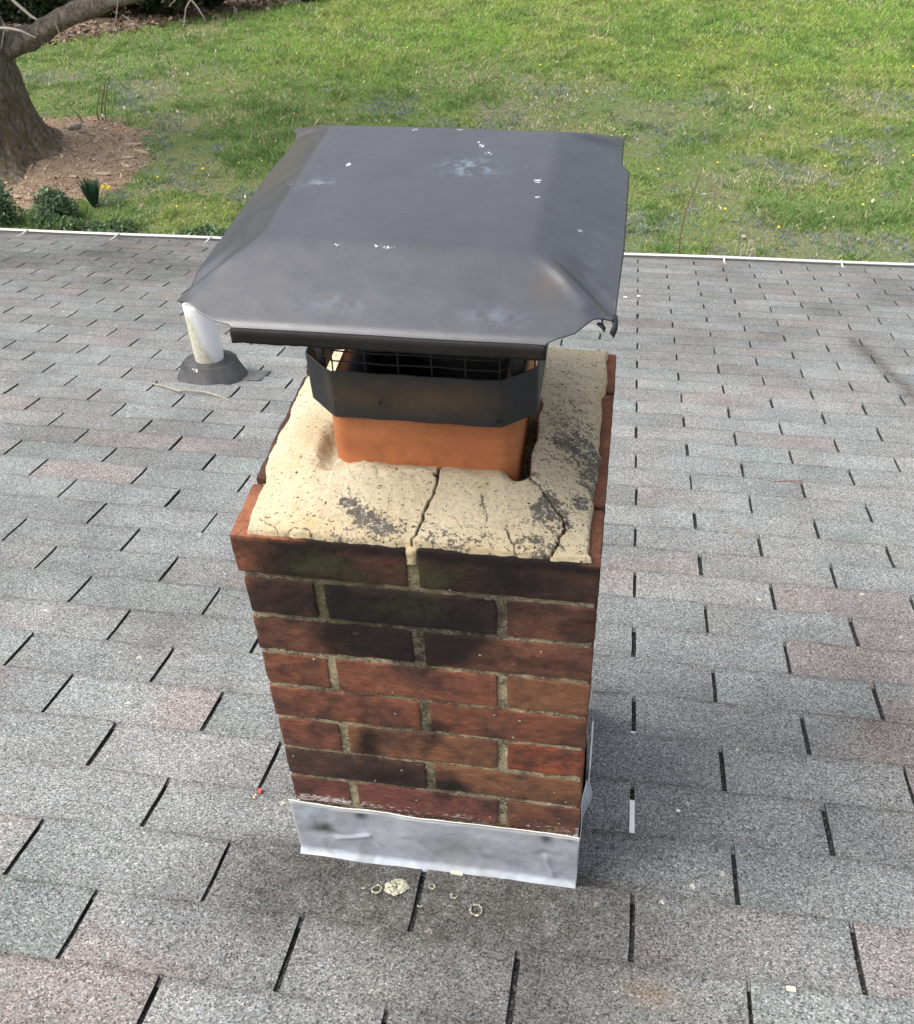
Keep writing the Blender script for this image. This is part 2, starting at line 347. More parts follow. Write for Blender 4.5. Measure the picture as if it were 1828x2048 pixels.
# ------------------------------------------------------------------ HOUSE: roof of three-tab shingles, gutter, walls
def rp(u, v, off=0.):
    u, v, off = np.broadcast_arrays(np.asarray(u, float), np.asarray(v, float), np.asarray(off, float))
    return np.stack([u, -v*CP+off*SP, v*SP+off*CP], -1)
house = thing('house', (0, 0, 0), 'house with a grey asphalt shingle roof sloping down to a white gutter above the lawn', 'house')
U0, U1, VR = -186., 118., 60.
def eave_v(u): return -190.8-(np.asarray(u)+150)*.0335
TABW, EXP = 12.0, 5.0
mb = MB(); slot = MB()
bx0, bx1 = CX0-.2, CX1+.2
nrow = 0
crng = np.random.default_rng(11)
for row in range(-40, 13):
    vb = row*EXP                         # butt edge of a row lies at v = vb-5 (down the slope), its head at vb
    off = 0. if row % 2 == 0 else 6.
    drift = .25*math.sin(row*.7)+crng.normal(0, .10)
    prevc = None
    for k in range(-16, 11):
        u0 = k*TABW+off; uL, uR = u0+.155+crng.normal(0, .03), u0+TABW-.145+crng.normal(0, .03)
        if uR < U0-6 or uL > U1+6: continue
        vd, vu = vb-EXP+crng.normal(0, .05), vb+.55
        if vd < eave_v(u0)-.2: vd = float(eave_v(u0))-.2
        if vu <= vd+.5: continue
        # sits in the chimney's footprint: clip away
        n1, n2 = 13, 7
        uu = np.linspace(uL, uR, n1); vv = vd+(vu-vd)*np.array([0, .05, .12, .3, .55, .8, 1.])
        A, B = np.meshgrid(uu, vv, indexing='ij'); A = A.ravel(); B = B.ravel()
        Q = np.stack([A, B, A*0], 1)
        wob = fbm(Q, .35, 31, 3)
        B2 = B+np.where(B <= vd+.4, wob*.20, 0)
        A2 = A+np.where((A <= uL+.01) | (A >= uR-.01), fbm(Q, .8, 37, 3)*.06, 0)
        curl = .09*np.exp(-(B-vd)/1.2)*(1+fbm(Q, .2, 41, 2))
        h = .30-(B-vd)*.040+curl+.035*fbm(Q, .12, 43, 2)
        top = rp(A2, B2, h)
        r = crng.random(); base = .86+.22*crng.random()
        if r < .11: tc = np.array([1.07, .965, .95])*base
        elif r < .36: tc = np.array([.955, 1.03, 1.025])*base
        else: tc = np.array([1.0, .995, .99])*base
        # granule blend drifts within one tab
        gx = sstep(-.5, .5, noise(Q, .16, 53))[:, None]
        r2 = crng.random(); tc2 = np.array([1.07, .97, .96])*base if r2 < .13 else np.array([.98, 1.0, 1.02])*(base+.06)
        tcol = tc*(1-gx)+tc2*gx
        X, Y = A, -B*CP
        # grime and painted-in shade round the chimney base, down-slope smears and streaks
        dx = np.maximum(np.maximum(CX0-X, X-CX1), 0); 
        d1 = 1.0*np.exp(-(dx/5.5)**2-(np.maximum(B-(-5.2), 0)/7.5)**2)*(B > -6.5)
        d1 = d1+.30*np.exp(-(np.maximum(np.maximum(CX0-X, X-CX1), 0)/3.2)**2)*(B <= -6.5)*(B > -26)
        sm1 = np.exp(-(segd(A, B, (35.0, -134), (38.3, -102))/1.3)**2)*.75
        sm2 = np.exp(-(((A-16)/5)**2+((B+142)/3)**2))*.25
        gen = np.clip(fbm(Q, .06, 61, 3)*.55, 0, 1)
        far = .22*sstep(-110, -185, B)+.30*sstep(-100, -170, B)*sstep(-10, -80, A)
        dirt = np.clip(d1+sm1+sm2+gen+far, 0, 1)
        dirt = np.clip(dirt+.30*sstep(0, 5, B)*sstep(-16, -6, A)+.55*np.exp(-((B-vd)/.28)**2)*(.5+.5*(wob > -.2))+.10*sstep(vd+3.0, vd+5.2, B), 0, 1)  # occlusion shade and wear painted along each tab's butt edge
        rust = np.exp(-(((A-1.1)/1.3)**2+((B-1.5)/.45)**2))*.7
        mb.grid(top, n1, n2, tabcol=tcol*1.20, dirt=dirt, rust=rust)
        # butt edge and side edges
        I = np.arange(n1*n2).reshape(n1, n2)
        for ring in (I[:, 0], I[0, :][::-1], I[-1, :]):
            T = top[ring]; D = rp(A2[ring], B2[ring], h[ring]-.34)
            m = len(ring); VV = np.vstack([T, D]); FF = [(i+1, i, m+i, m+i+1) for i in range(m-1)]
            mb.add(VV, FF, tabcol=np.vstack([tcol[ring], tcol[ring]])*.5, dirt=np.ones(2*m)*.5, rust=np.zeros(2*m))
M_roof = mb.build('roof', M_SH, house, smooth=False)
M_roof['label'] = 'grey three-tab asphalt shingles with faint red and blue tabs and dark slots'
gu = MB()
uu = np.linspace(U0-6, U1+6, 60)
P = np.array([rp(u, v, -.02) for u in uu for v in (float(eave_v(u))+.2, -100, VR+6)]).reshape(-1, 3); gu.grid(P, 60, 3)
gu.build('roof_underlayer', M_SLOT, house)
# back slope beyond the ridge, and the walls under the eave
M_WALL = plain('cream_siding', (.55, .52, .45), .7, .06, .3)
bk = MB(); rz = (VR)*SP; ry = -VR*CP
bk.add([(U0, ry, rz+.3), (U1, ry, rz+.3), (U1, ry-200, rz-62), (U0, ry-200, rz-62)], [(0, 3, 2, 1)], tabcol=(.9, .9, .9), dirt=0., rust=0.)
bk.build('back_roof', M_SH, house)
wl = MB(); wl.box(U0+14, U1-14, ry-186, 170, GZ-10, -56.9); wl.build('wall', M_WALL, house)
for ux in (U0+14, U1-14):
    ga = MB(); ga.add([(ux, 170, -57), (ux, ry, rz-2), (ux, ry-186, -57)], [(0, 1, 2, 2)]); ga.build('gable', M_WALL, house)
# gutter with hangers
M_WHITE = plain('white_painted_aluminium', (.56, .555, .53), .35, .05, .6, bump=.004)
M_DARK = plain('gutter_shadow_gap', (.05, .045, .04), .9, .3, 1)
gm = MB(); prof = [(-1.2, -.4), (-1.2, -3.8), (-.6, -4.4), (3.0, -4.4), (3.4, -3.4), (3.9, -2.2), (4.3, -.9), (4.35, -.05), (4.2, .16), (3.5, .10), (3.4, -.12), (3.9, -.22), (3.8, -.9), (3.45, -2.2), (3.1, -3.2), (2.8, -4.2), (-.5, -4.2), (-.95, -3.7), (-.95, -.4)]
uu = np.linspace(U0-4, U1+4, 90)
P = []
for u in uu:
    ev = float(eave_v(u)); e = rp(u, ev, 0); wv = .10*math.sin(u*.035)+.06*math.sin(u*.11)
    for a, bq in prof: P.append((u, e[1]+a-1.7, e[2]+bq+.1+wv))
gm.grid(np.array(P), 90, len(prof))
gut = gm.build('gutter', M_WHITE, house, smooth=True)
for u in (U0-4, U1+4):
    gd = MB(); ev = float(eave_v(u)); e = rp(u, ev, 0); gd.box(u-.05, u+.05, e[1]-2.7, e[1]+2.4, e[2]-4.2, e[2]+.05)
    gd.build('gutter_end', M_WHITE, gut)
for u in [-168.6, -144.3, -121.6, -99.0, -75.5, -52, -28, -4.5, 18.8, 44.0, 68, 92]:
    ev = float(eave_v(u)); e = rp(u, ev, 0); hk = MB()
    hk.tube([(u, e[1]-2.6, e[2]+1.0), (u-.02, e[1]-.8, e[2]+.55), (u, e[1]+1.0, e[2]+.40), (u, e[1]+2.2, e[2]+.36)], .22, 6)
    hk.build('gutter_hanger', M_WHITE, gut)
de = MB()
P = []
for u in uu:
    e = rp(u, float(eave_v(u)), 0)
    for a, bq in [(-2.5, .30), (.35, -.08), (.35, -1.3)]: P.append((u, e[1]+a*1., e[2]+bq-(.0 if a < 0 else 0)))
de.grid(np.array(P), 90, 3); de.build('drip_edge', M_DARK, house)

# ------------------------------------------------------------------ CHIMNEY
chim = thing('brick_chimney', (-11.27, 13.2, -4.2), 'square soot-stained red brick chimney with a cracked cement top, standing on the shingle roof', 'chimney')
CH = 2.59
courses = 13
pal = {'p': (.135, .080, .066), 'd': (.130, .078, .064), 'b': (.250, .122, .082), 'r': (.305, .132, .084), 'o': (.38, .17, .09), 'm': (.245, .105, .088), 'k': (.115, .072, .060), 'h': (.41, .14, .078), 'c': (.33, .17, .10)}
fr = ['pp', 'dcb', 'rb', 'rrc', 'rr', 'rch', 'kc', 'mmb', 'rr', 'rrr', 'bb', 'rrb', 'bb']
fr[0] = 'bp'; fr[1] = 'dkb'; fr[2] = 'bb'
shl = [-.17, .05, -.02, .03, .0, .05, .02, .0, 0, 0, 0, 0, 0]
bm_ = MB(); core = MB()
BT, J = CH-.30, .38
def masks(V):
    wx = 1.5*fbm(V, .45, 401, 4); wz_ = 1.0*fbm(V, .6, 403, 4)
    X, Y, Z = V[:, 0]+wx*sstep(CX0, CX0+2, V[:, 0]), V[:, 1], V[:, 2]-ZT
    Z = Z+wz_*sstep(-.5, -1.5, Z)*sstep(-17.0, -15.5, Z)
    front = sstep(2.5, 0, Y-CY0)
    XZ = np.stack([X, Z, 0*X], 1)
    so = 1.5*np.exp(-(((X+12.9)/1.9)**2+((Z+4.2)/1.2)**2)**1.3)+1.6*np.exp(-(((X+12.0)/3.0)**2+((Z+6.3)/1.5)**2)**1.3)+.5*np.exp(-(((X+16.5)/2.5)**2+((Z+1.5)/1.2)**2))+.45*np.exp(-(((X+7)/3)**2+((Z+1.5)/1.2)**2))+.6*np.exp(-(((X+9.2)/2.2)**2+((Z+5.0)/1.5)**2))
    so += .75*np.exp(-((X+10.7)/.55)**2-((Z+12.6)/1.6)**2)+.7*np.exp(-((X+10.3)/.7)**2-((Z+17.5)/1.2)**2)+.6*np.exp(-((X+14.3)/.5)**2-((Z+13.8)/1.8)**2)
    so += .7*np.exp(-(((X+13.6)/3.0)**2+((Z+17.3)/1.0)**2))+.45*np.exp(-(((X+5.5)/2.3)**2+((Z+6.7)/.8)**2))
    so += .42*sstep(-5.6, -4.2, Z)*(.75+.6*fbm(V, .5, 405, 3))+.22*sstep(-.2, .4, fbm(V, .3, 407, 3))
    so *= front
    so += .35*np.exp(-((X-CX0)/.9)**2)*sstep(CY0+4, CY0+6, Y)
    so += .55*sstep(-.8, 0.1, Z)*sstep(.9, 0, Y-CY0)*sstep(CX0+.6, CX0+2, X)
    mo = front*(.10*sstep(-6, -4, Z)+.85*np.exp(-(((X+15.7)/1.9)**2+((Z+1.5)/1.0)**2))+.7*np.exp(-(((X+10.8)/1.4)**2+((Z+1.4)/1.2)**2))+.45*np.exp(-(((X+11.8)/2.5)**2+((Z+3.8)/1.4)**2)))
    fre = sstep(-.22, -.02, Z)*(sstep(CX0+3.4, CX0+1., X)*sstep(CY0+4, CY0+2, Y)*1.2+.55*sstep(CX1-1.2, CX1-.3, X))
    fre += .8*np.exp(-((X-CX0)/.9)**2-((Z+1.6)/1.2)**2)*front
    wz = CH*7.6
    wh = np.exp(-(np.maximum(0, Z+wz+.4)/1.0)**2)*(.86+.22*np.exp(-((X+17.5)/1.8)**2)-.1*fbm(V, .5, 92, 2))*front+.9*np.exp(-((X-CX1)/.35)**2)*sstep(-16.5, -18, Z)
    wh *= sstep(-17.6, -18.2, Z)
    return dict(soot=np.clip(so, 0, 1), moss=np.clip(mo, 0, 1), fresh=np.clip(fre, 0, 1), white=np.clip(wh, 0, 1.1))
brng = np.random.default_rng(5)
def add_brick(x0, x1, y0, y1, z0, z1, code, skip=()):
    V, F = rbox(x0, x1, y0, y1, z0, z1, r=.10, res=.15, amp=.06, seed=int(brng.integers(1000)), skip=skip)
    c = np.array(pal[code])*(1+brng.normal(0, .06))
    tilt = brng.normal(0, .012, 2); ctr = np.array([(x0+x1)/2, (y0+y1)/2, (z0+z1)/2])
    V = V+np.stack([0*V[:, 0], 0*V[:, 0], (V[:, 0]-ctr[0])*tilt[0]*.6], 1)
    V[:, 1] += brng.normal(-.02, .02)
    bm_.add(V, F, bcol=np.tile(c, (len(V), 1)), **masks(V))
for k in range(courses):
    z1 = ZT-k*CH; z0 = z1-BT; X0 = CX0+shl[k]; X1 = CX1; W = CX1-CX0; D = CY1-CY0; hd = 3.55
    code = fr[k]
    if k % 2 == 0:
        xm = CX0+W*.497
        add_brick(X0, xm-J/2-.05, CY0, CY0+hd, z0, z1, code[0])
        add_brick(xm+J/2+.05, X1, CY0, CY0+hd, z0, z1, code[1])
        add_brick(X0, xm-J/2, CY1-hd, CY1, z0, z1, 'b'); add_brick(xm+J/2, X1, CY1-hd, CY1, z0, z1, 'b')
        for xa, xb in ((X0, CX0+hd), (X1-hd, X1)):
            sx = .22 if (k == 0 and xa < -15) else 0
            add_brick(xa+sx*0, xb, CY0+hd+J, CY1-hd-J, z0, z1-(.0 if k else 0), 'd' if xa < -15 else 'b')
    else:
        xa, xb = CX0+W*.212, CX0+W*.735
        add_brick(X0, xa-.10, CY0, CY0+7.8, z0, z1, code[0])
        add_brick(xb+J/2+.12, X1, CY0, CY0+7.8, z0, z1, code[2])
        add_brick(xa+J/2+.16, xb-J/2+.04, CY0, CY0+hd, z0, z1, code[1])
        add_brick(X0, xa-.1, CY0+8.2, CY1, z0, z1, 'd'); add_brick(xb+J/2, X1, CY0+8.2, CY1, z0, z1, 'b')
        add_brick(xa+J/2, xb-J/2, CY1-hd, CY1, z0, z1, 'b')
brk = bm_.build('brickwork', M_BR, chim, smooth=True)
V, F = rbox(CX0+.13, CX1-.13, CY0+.085, CY1-.13, -13.5, ZT-.30, r=.05, res=.13, amp=.09, seed=77)
mk = masks(V); Xr = V[:, 0]; Zr = V[:, 2]-ZT
core.add(V, F, soot=np.clip(mk['soot']*.92+.30*sstep(-.1, .5, fbm(V, .45, 91, 3))*sstep(-10, -3, Zr)*0+.35*sstep(0, .5, fbm(V, .5, 91, 3)), 0, 1), moss=np.clip(mk['moss']*.6+.5*np.exp(-((Xr+14.9)/1.2)**2-((Zr+4)/2)**2), 0, 1))
core.build('mortar_joints', M_MO, chim, smooth=True)
# mortar lump at the top joint
V, F = rbox(-11.62, -11.05, CY0-.02, CY0+1.0, ZT-1.0, ZT+.02, r=.2, res=.08, amp=.12, seed=9)
lm_ = MB(); lm_.add(V, F, yellow=.8, lichen=.1, grime=0., crack=0., pits=.6); lm_.build('mortar_lump', M_CR, chim, smooth=True)

# cement crown as a fine relief
FX0, FX1, FY0, FY1 = -15.5, -7.25, 8.98, 17.35
N = 300
s_ = np.linspace(0, 1, N); SS, TT = np.meshgrid(s_, s_, indexing='ij')
def n1d(t, f, s): return fbm(np.stack([t*f, t*0+s*3.1, t*0], 1), 1., s, 4)
il = .62+.25*n1d(s_*16, .5, 101)+.10*n1d(s_*16, 2.2, 102); il = il-.5*sstep(.18, .35, s_); il = np.maximum(il, -.05)
ir = .55+.22*n1d(s_*16, .45, 103)+.16*n1d(s_*16, 1.8, 104)-.10*sstep(.25, .05, s_)-.08
ifr = .13+.10*n1d(s_*16, .5, 105)+.07*n1d(s_*16, 2.5, 106)
ibk = .25+.1*n1d(s_*16, .6, 107)
X = CX0+il[None, :]*(1-SS)+(CX1-CX0)*SS-ir[None, :]*SS
Y = CY0+ifr[:, None]*(1-TT)+(CY1-CY0)*TT-ibk[:, None]*TT
# round the corners
cr_ = 1.0
ex = np.minimum(X-(CX0+.5), (CX1-.45)-X); ey = np.minimum(Y-(CY0+.15), (CY1-.25)-Y)
P0 = np.stack([X.ravel(), Y.ravel(), 0*X.ravel()], 1); X = X.ravel(); Y = Y.ravel()
edge = np.minimum(np.minimum(SS, 1-SS), np.minimum(TT, 1-TT)).ravel()*15.5
dfx = np.maximum(np.maximum(FX0-X, X-FX1), 0); dfy = np.maximum(np.maximum(FY0-Y, Y-FY1), 0); df = np.hypot(dfx, dfy)
prof_ = .30+1.12*sstep(4.4, .3, df)
Z = prof_*(1-np.exp(-(edge/.045)*1.0))
Z = Z+.07*fbm(P0, .5, 111, 4)*np.minimum(1, edge)+.05*fbm(P0, 3.4, 112, 3)
Z += .16*np.exp(-((Y-8.45)/.5)**2)*sstep(-15.8, -14.6, X)*sstep(-7.3, -8., X)*(1+fbm(P0, .9, 117, 3))      # irregular lip at the front of the flue
Z += .13*(fbm(P0, 1.1, 118, 3))*np.exp(-(df/.5)**2)
gapw = .55+.16*fbm(np.stack([Y, Y*0, Y*0], 1), 1.2, 113, 3)
gap = sstep(gapw+.06, gapw-.06, X-(FX1))*sstep(FX1-.5, FX1-.3, X)*sstep(9.0, 9.3, Y+.12*fbm(P0, 2, 120, 3))*sstep(14.9, 13.9, Y)
Z -= gap*2.2
hol = np.exp(-(((X+15.85)/.55)**2+((Y-10.6)/1.5)**2)**1.4); Z -= hol*.75
fgap = np.exp(-(((X+15.2)/.75)**2+((Y-8.75)/.28)**2)); Z -= fgap*.45
cgap = np.exp(-(((X+7.2)/.35)**2+((Y-9.1)/.35)**2)); Z -= cgap*1.1
wv = lambda s, f, a: a*fbm(P0, f, s, 4)
def crackline(pts, wd, dep):
    global Z, crk
    dd = np.full(len(X), 1e9); Xw = X+wv(131, 2.4, .17); Yw = Y+wv(132, 2.4, .17)
    for a, b_ in zip(pts[:-1], pts[1:]): dd = np.minimum(dd, segd(Xw, Yw, a, b_))
    wd = wd*(.62+.25*fbm(P0, 1.5, 137, 3)); m = sstep(wd, wd*.3, dd); Z = Z-m*dep*.6; crk = np.maximum(crk, m); return dd
crk = np.zeros(len(X))
main = crackline([(-10.41, 9.9), (-10.73, 8.95), (-10.63, 8.09), (-10.94, 6.56), (-11.20, 5.5), (-11.42, 4.7)], .105, .34)
dr = crackline([(-7.2, 9.6), (-6.39, 8.6), (-5.66, 7.85), (-4.94, 6.96)], .055, .14)
dr2 = crackline([(-4.94, 6.96), (-5.33, 5.36), (-5.86, 4.99)], .11, .3)
dr3 = crackline([(-4.94, 6.96), (-4.6, 7.2), (-4.3, 7.1)], .055, .15)
crackline([(-8.59, 7.66), (-8.35, 7.0), (-8.2, 6.41)], .04, .1); crackline([(-7.33, 6.35), (-7.15, 5.8), (-6.89, 5.32)], .075, .2)
crackline([(-18.23, 5.9), (-17.65, 5.55), (-17.08, 5.2), (-16.72, 5.22), (-16.5, 5.5), (-16.16, 5.45), (-15.59, 5.2)], .045, .06)
crackline([(-7.1, 12.6), (-5.6, 12.1), (-4.4, 11.4)], .03, .08); crackline([(-7.0, 17.4), (-5.6, 17.5), (-4.2, 17.9)], .03, .08)
Z = np.where(edge < 1e-6, -.12, Z)
lich = .95*blob(P0, -12.8, 5.7, 1.1, .55)+.9*blob(P0, -14.3, 6.75, .65, .45)+.7*blob(P0, -13.3, 6.2, 1.1, .5)+.85*blob(P0, -6.0, 7.0, .5)+1.1*blob(P0, -4.3, 8.3, .42)+.9*blob(P0, -6.3, 5.7, .7, .45)+.9*blob(P0, -3.9, 10.6, .6, 1.6)+.75*blob(P0, -4.6, 11.5, 1.3, 1.8)+.8*blob(P0, -5.4, 7.5, .8)+.5*blob(P0, -5.4, 14, 1.5, 3)+.55*blob(P0, -10.2, 5.7, .8)+.5*blob(P0, -8.6, 5.5, 1.4, .6)+.8*blob(P0, -16.2+1.8, 5.0, .8, .3)+.5*np.exp(-(np.minimum(dr, dr2)/.35)**2)
lich = np.clip(lich, 0, 1.15)*(.9+.6*fbm(P0, 1.1, 141, 3))
yel = .7*blob(P0, -16.4, 5.6, 1.8, .8)+.8*blob(P0, -11.8, 4.9, 2.2, .45)+.8*blob(P0, -3.7, 18, .5, 2.2)+.5*blob(P0, -3.8, 14, .4, 1.5)+.5*blob(P0, -8.5, 5.1, 4, .4)+.5*blob(P0, -17.2, 12, 1.2, 2.5)
grime = np.clip(.55*hol+.5*gap+.35*blob(P0, -17.0, 12.0, .9, 1.8)+.30*blob(P0, -5.8, 14.2, 1.1, 3.2)+.25*np.exp(-(df/.25)**2)+.2*blob(P0, -4.4, 11.5, 1.0, 2.), 0, .85)*(.8+.5*fbm(P0, 1.2, 151, 3))
grime = np.where(gap > .5, .8, grime)
pits = .25+.75*sstep(-8, -6, X)+.25*sstep(9, 6, Y)
mb = MB()
V = np.stack([X, Y, Z+ZT], 1); I = np.arange(N*N).reshape(N, N)
F = np.stack([I[:-1, :-1].ravel(), I[1:, :-1].ravel(), I[1:, 1:].ravel(), I[:-1, 1:].ravel()], 1)
c_ = V[F].mean(1); keep = ~((c_[:, 0] > FX0+.5) & (c_[:, 0] < FX1-.5) & (c_[:, 1] > FY0+.5) & (c_[:, 1] < FY1-.5))
mb.add(V, F[keep], crack=crk, lichen=lich, yellow=np.clip(yel, 0, 1), grime=np.clip(grime, 0, 1), pits=np.clip(pits, 0, 1))
crown = mb.build('crown', M_CR, chim, smooth=True); crown['label'] = 'cracked cream cement wash speckled with dark lichen'

# clay flue liner
def rrect(x0, x1, y0, y1, r, n=8):
    pts = []
    for cx, cy, a0 in ((x1-r, y1-r, 0), (x0+r, y1-r, 90), (x0+r, y0+r, 180), (x1-r, y0+r, 270)):
        for k in range(n+1):
            a = math.radians(a0+90*k/n); pts.append((cx+r*math.cos(a), cy+r*math.sin(a)))
    return pts
mb = MB(); ro = rrect(FX0, FX1, FY0, FY1, .85); ri = rrect(FX0+.7, FX1-.7, FY0+.7, FY1-.7, .5); m = len(ro)
zs = list(np.linspace(-2, 4.9, 24)); P = []; so = []
for i in range(m):
    for z in zs: P.append((*ro[i], ZT+z)); so.append(.95 if z > 4.0 else (.12 if z > 3.2 else 0))
    P.append((ro[i][0]*.97+ri[i][0]*.03, ro[i][1]*.97+ri[i][1]*.03, ZT+5.0)); so.append(.3)
    P.append((*ri[i], ZT+5.0)); so.append(1); P.append((*ri[i], ZT-1)); so.append(1); P.append((*ri[i], ZT-14)); so.append(1)
P = np.array(P); P[:, :2] += (np.stack([fbm(P, .3, 161, 3), fbm(P, .3, 162, 3)], 1))*.06
mb.grid(P, m, len(zs)+4, wrapu=True, soot=np.array(so)); mb.build('flue_liner', M_FL, chim, smooth=True)

# metal flashing, uphill face first, then both sides and the downhill face
def sheet(fn, ns, nt_, grim=None, shine=None):
    s = np.linspace(0, 1, ns); t = np.linspace(0, 1, nt_); A, B = np.meshgrid(s, t, indexing='ij')
    P = fn(A.ravel(), B.ravel()); return P, A.ravel(), B.ravel()
zb = -CY0*math.tan(PITCH)
def ffront(s, t):
    x = CX0-.30+(CX1-CX0+.42)*s; top = ZT-CH*7.78-.12-.10*s+.02*np.sin(s*23)+.22*np.exp(-((s-.0)/.06)**2); bot = zb+.40
    z = bot+(top-bot)*t
    Q = np.stack([x, z, 0*x], 1)
    y = CY0-.17-.10*fbm(Q, .4, 171, 3)*1.2
    dent = .12*np.exp(-(((x+18.0)/.75)**2+((z-(bot+2.2))/.38)**2))+.10*np.exp(-(((x+15.6)/.55)**2+((z-(bot+3.1))/.5)**2))+.10*np.exp(-(((x+5.0)/.45)**2+((z-(bot+3.0))/.4)**2))
    rid = .14*np.exp(-(segd(x, z, (-17.2, bot+1.9), (-15.2, bot+2.6))/.13)**2)+.10*np.exp(-(segd(x, z, (-5.0, bot+2.8), (-4.5, bot+.7))/.12)**2)
    y = y+dent-rid
    flare = sstep(.10, .0, t); y = y-.42*flare; z = z-.05*flare
    y = y-.12*sstep(.955, 1., t)
    return np.stack([x, y, z], 1)
P, A, B = sheet(ffront, 160, 50)
gr_ = np.clip(.95*np.exp(-(((P[:, 0]+17.9+.3*fbm(P, 1.5, 184, 3))/.60)**2+((B-.50+.08*fbm(P, 2., 185, 3))/.11)**2))+.9*np.exp(-(((P[:, 0]+15.5)/.38)**2+((B-.88)/.1)**2))+.9*np.exp(-(((P[:, 0]+5.0)/.35)**2+((B-.87)/.1)**2))+.8*np.exp(-(((P[:, 0]+3.7)/.35)**2+((B-.93)/.06)**2))+.22*np.exp(-(((P[:, 0]+10.2)/1.6)**2+((B-.5)/.25)**2))+.35*np.clip(fbm(P, .8, 182, 3), 0, 1)*sstep(.2, .0, B), 0, .9)
sh_ = np.clip(sstep(.895, .925, B)*(.85+.9*fbm(P, .35, 183, 3)+.35*np.sin(A*7))+sstep(.06, .02, B)*np.exp(-((A-.07)/.06)**2)*1.0, 0, 1)  # highlight painted into the colour of the top edge and lower left corner
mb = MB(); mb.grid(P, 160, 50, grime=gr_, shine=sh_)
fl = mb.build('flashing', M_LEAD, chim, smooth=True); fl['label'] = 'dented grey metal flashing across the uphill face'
sm_ = fl.modifiers.new('thick', 'SOLIDIFY'); sm_.thickness = .05*S
def fside(x, sgn):
    def fn(s, t):
        y = CY0-.15+(CY1-CY0+.3)*s; bot = -y*math.tan(PITCH)+.15
        h = 2.9-.5*s+.25*np.sin(s*9); z = bot+h*t
        bow = sgn*(.06+.62*np.exp(-((s-.40)/.09)**2)*np.exp(-((t-.55)/.4)**2)+.08*np.sin(s*14)*t*sstep(.05, .2, s))
        return np.stack([x+bow, y, z], 1)
    return fn
for x, sg in ((CX1+.06, 1), (CX0-.06, -1)):
    P, A, B = sheet(fside(x, sg), 70, 20); mb = MB()
    mb.grid(P, 70, 20, grime=.15*np.clip(fbm(P, .8, 19, 3)+.3, 0, 1), shine=np.clip(sstep(.93, 1, B)*.8, 0, 1))
    o = mb.build('flashing', M_LEAD, chim, smooth=True); mo_ = o.modifiers.new('thick', 'SOLIDIFY'); mo_.thickness = .05*S
P, A, B = sheet(lambda s, t: np.stack([CX0-.1+(CX1-CX0+.2)*s, CY1+.15+.4*(1-t), -(CY1+.2+.4*(1-t))*math.tan(PITCH)+.1+3.5*t], 1), 30, 8)
mb = MB(); mb.grid(P, 30, 8, grime=.1, shine=0.); mb.build('flashing', M_LEAD, chim, smooth=True)
# white trim sliver standing against the right side flashing
M_PVC = plain('white_plastic', (.88, .88, .87), .4, .04, .8)
mb = MB(); V, F = rbox(CX1+.34, CX1+.46, 12.0, 16.6, -2.2, .2, .04, .3, .02)
V[:, 2] += -(V[:, 1]-12.)*math.tan(PITCH)*.9; mb.add(V, F)
mb.build('white_edge_strip', M_PVC, chim)

# ------------------------------------------------------------------ CHIMNEY CAP
cap = thing('chimney_cap', (-11.4, 13.25, ZT+4.1), 'black metal chimney cap with a wide hipped hood and wire mesh over the clay flue', 'chimney cap')
RZ = ZT+11.35
def hT(x, y): return -3.42+.977*(x+3.42), -25.94+.977*(y+25.94)
# hood plan: left and right outline for each row y
lo_ = [(-16.80, 3.86), (-16.82, 3.92), (-16.92, 3.98), (-17.45, 4.06), (-18.12, 4.39), (-18.75, 4.91), (-19.40, 5.43)]+[hT(*q) for q in [(-19.78, 7.0), (-19.68, 12), (-19.45, 18.3), (-19.25, 19.2), (-19.12, 20.2), (-19.40, 21.6), (-19.95, 22.75), (-19.98, 22.95)]]
ro_ = [(-5.71, 3.86), (-5.70, 3.93), (-5.44, 4.07), (-4.79, 4.37), (-4.40, 4.83), (-4.16, 5.17), (-3.94, 5.38)]+[hT(*q) for q in [(-3.62, 6.28), (-3.50, 6.60), (-3.36, 12), (-3.40, 18.5), (-3.42, 18.9), (-3.72, 19.35), (-3.76, 19.9), (-3.76, 22.95)]]
yl = [q[1] for q in lo_]; xl = [q[0] for q in lo_]; yr = [q[1] for q in ro_]; xr = [q[0] for q in ro_]
YB = hT(0, 22.95)[1]
NY, NX = 260, 220
ys = np.unique(np.concatenate([np.linspace(3.86, 7, 100), np.linspace(7, YB, 170)])); NY = len(ys)
XL = np.interp(ys, yl, xl); XR = np.interp(ys, yr, xr)
t_ = np.linspace(0, 1, NX); X = XL[:, None]+(XR-XL)[:, None]*t_[None, :]; Y = np.repeat(ys[:, None], NX, 1)
X = X.ravel(); Y = Y.ravel()
HX0, HX1, HY0, HY1 = -19.4, -3.40, 3.7, YB; PX0, PX1, PY0, PY1 = -16.75, -6.55, 8.1, 18.75; HH = 1.42
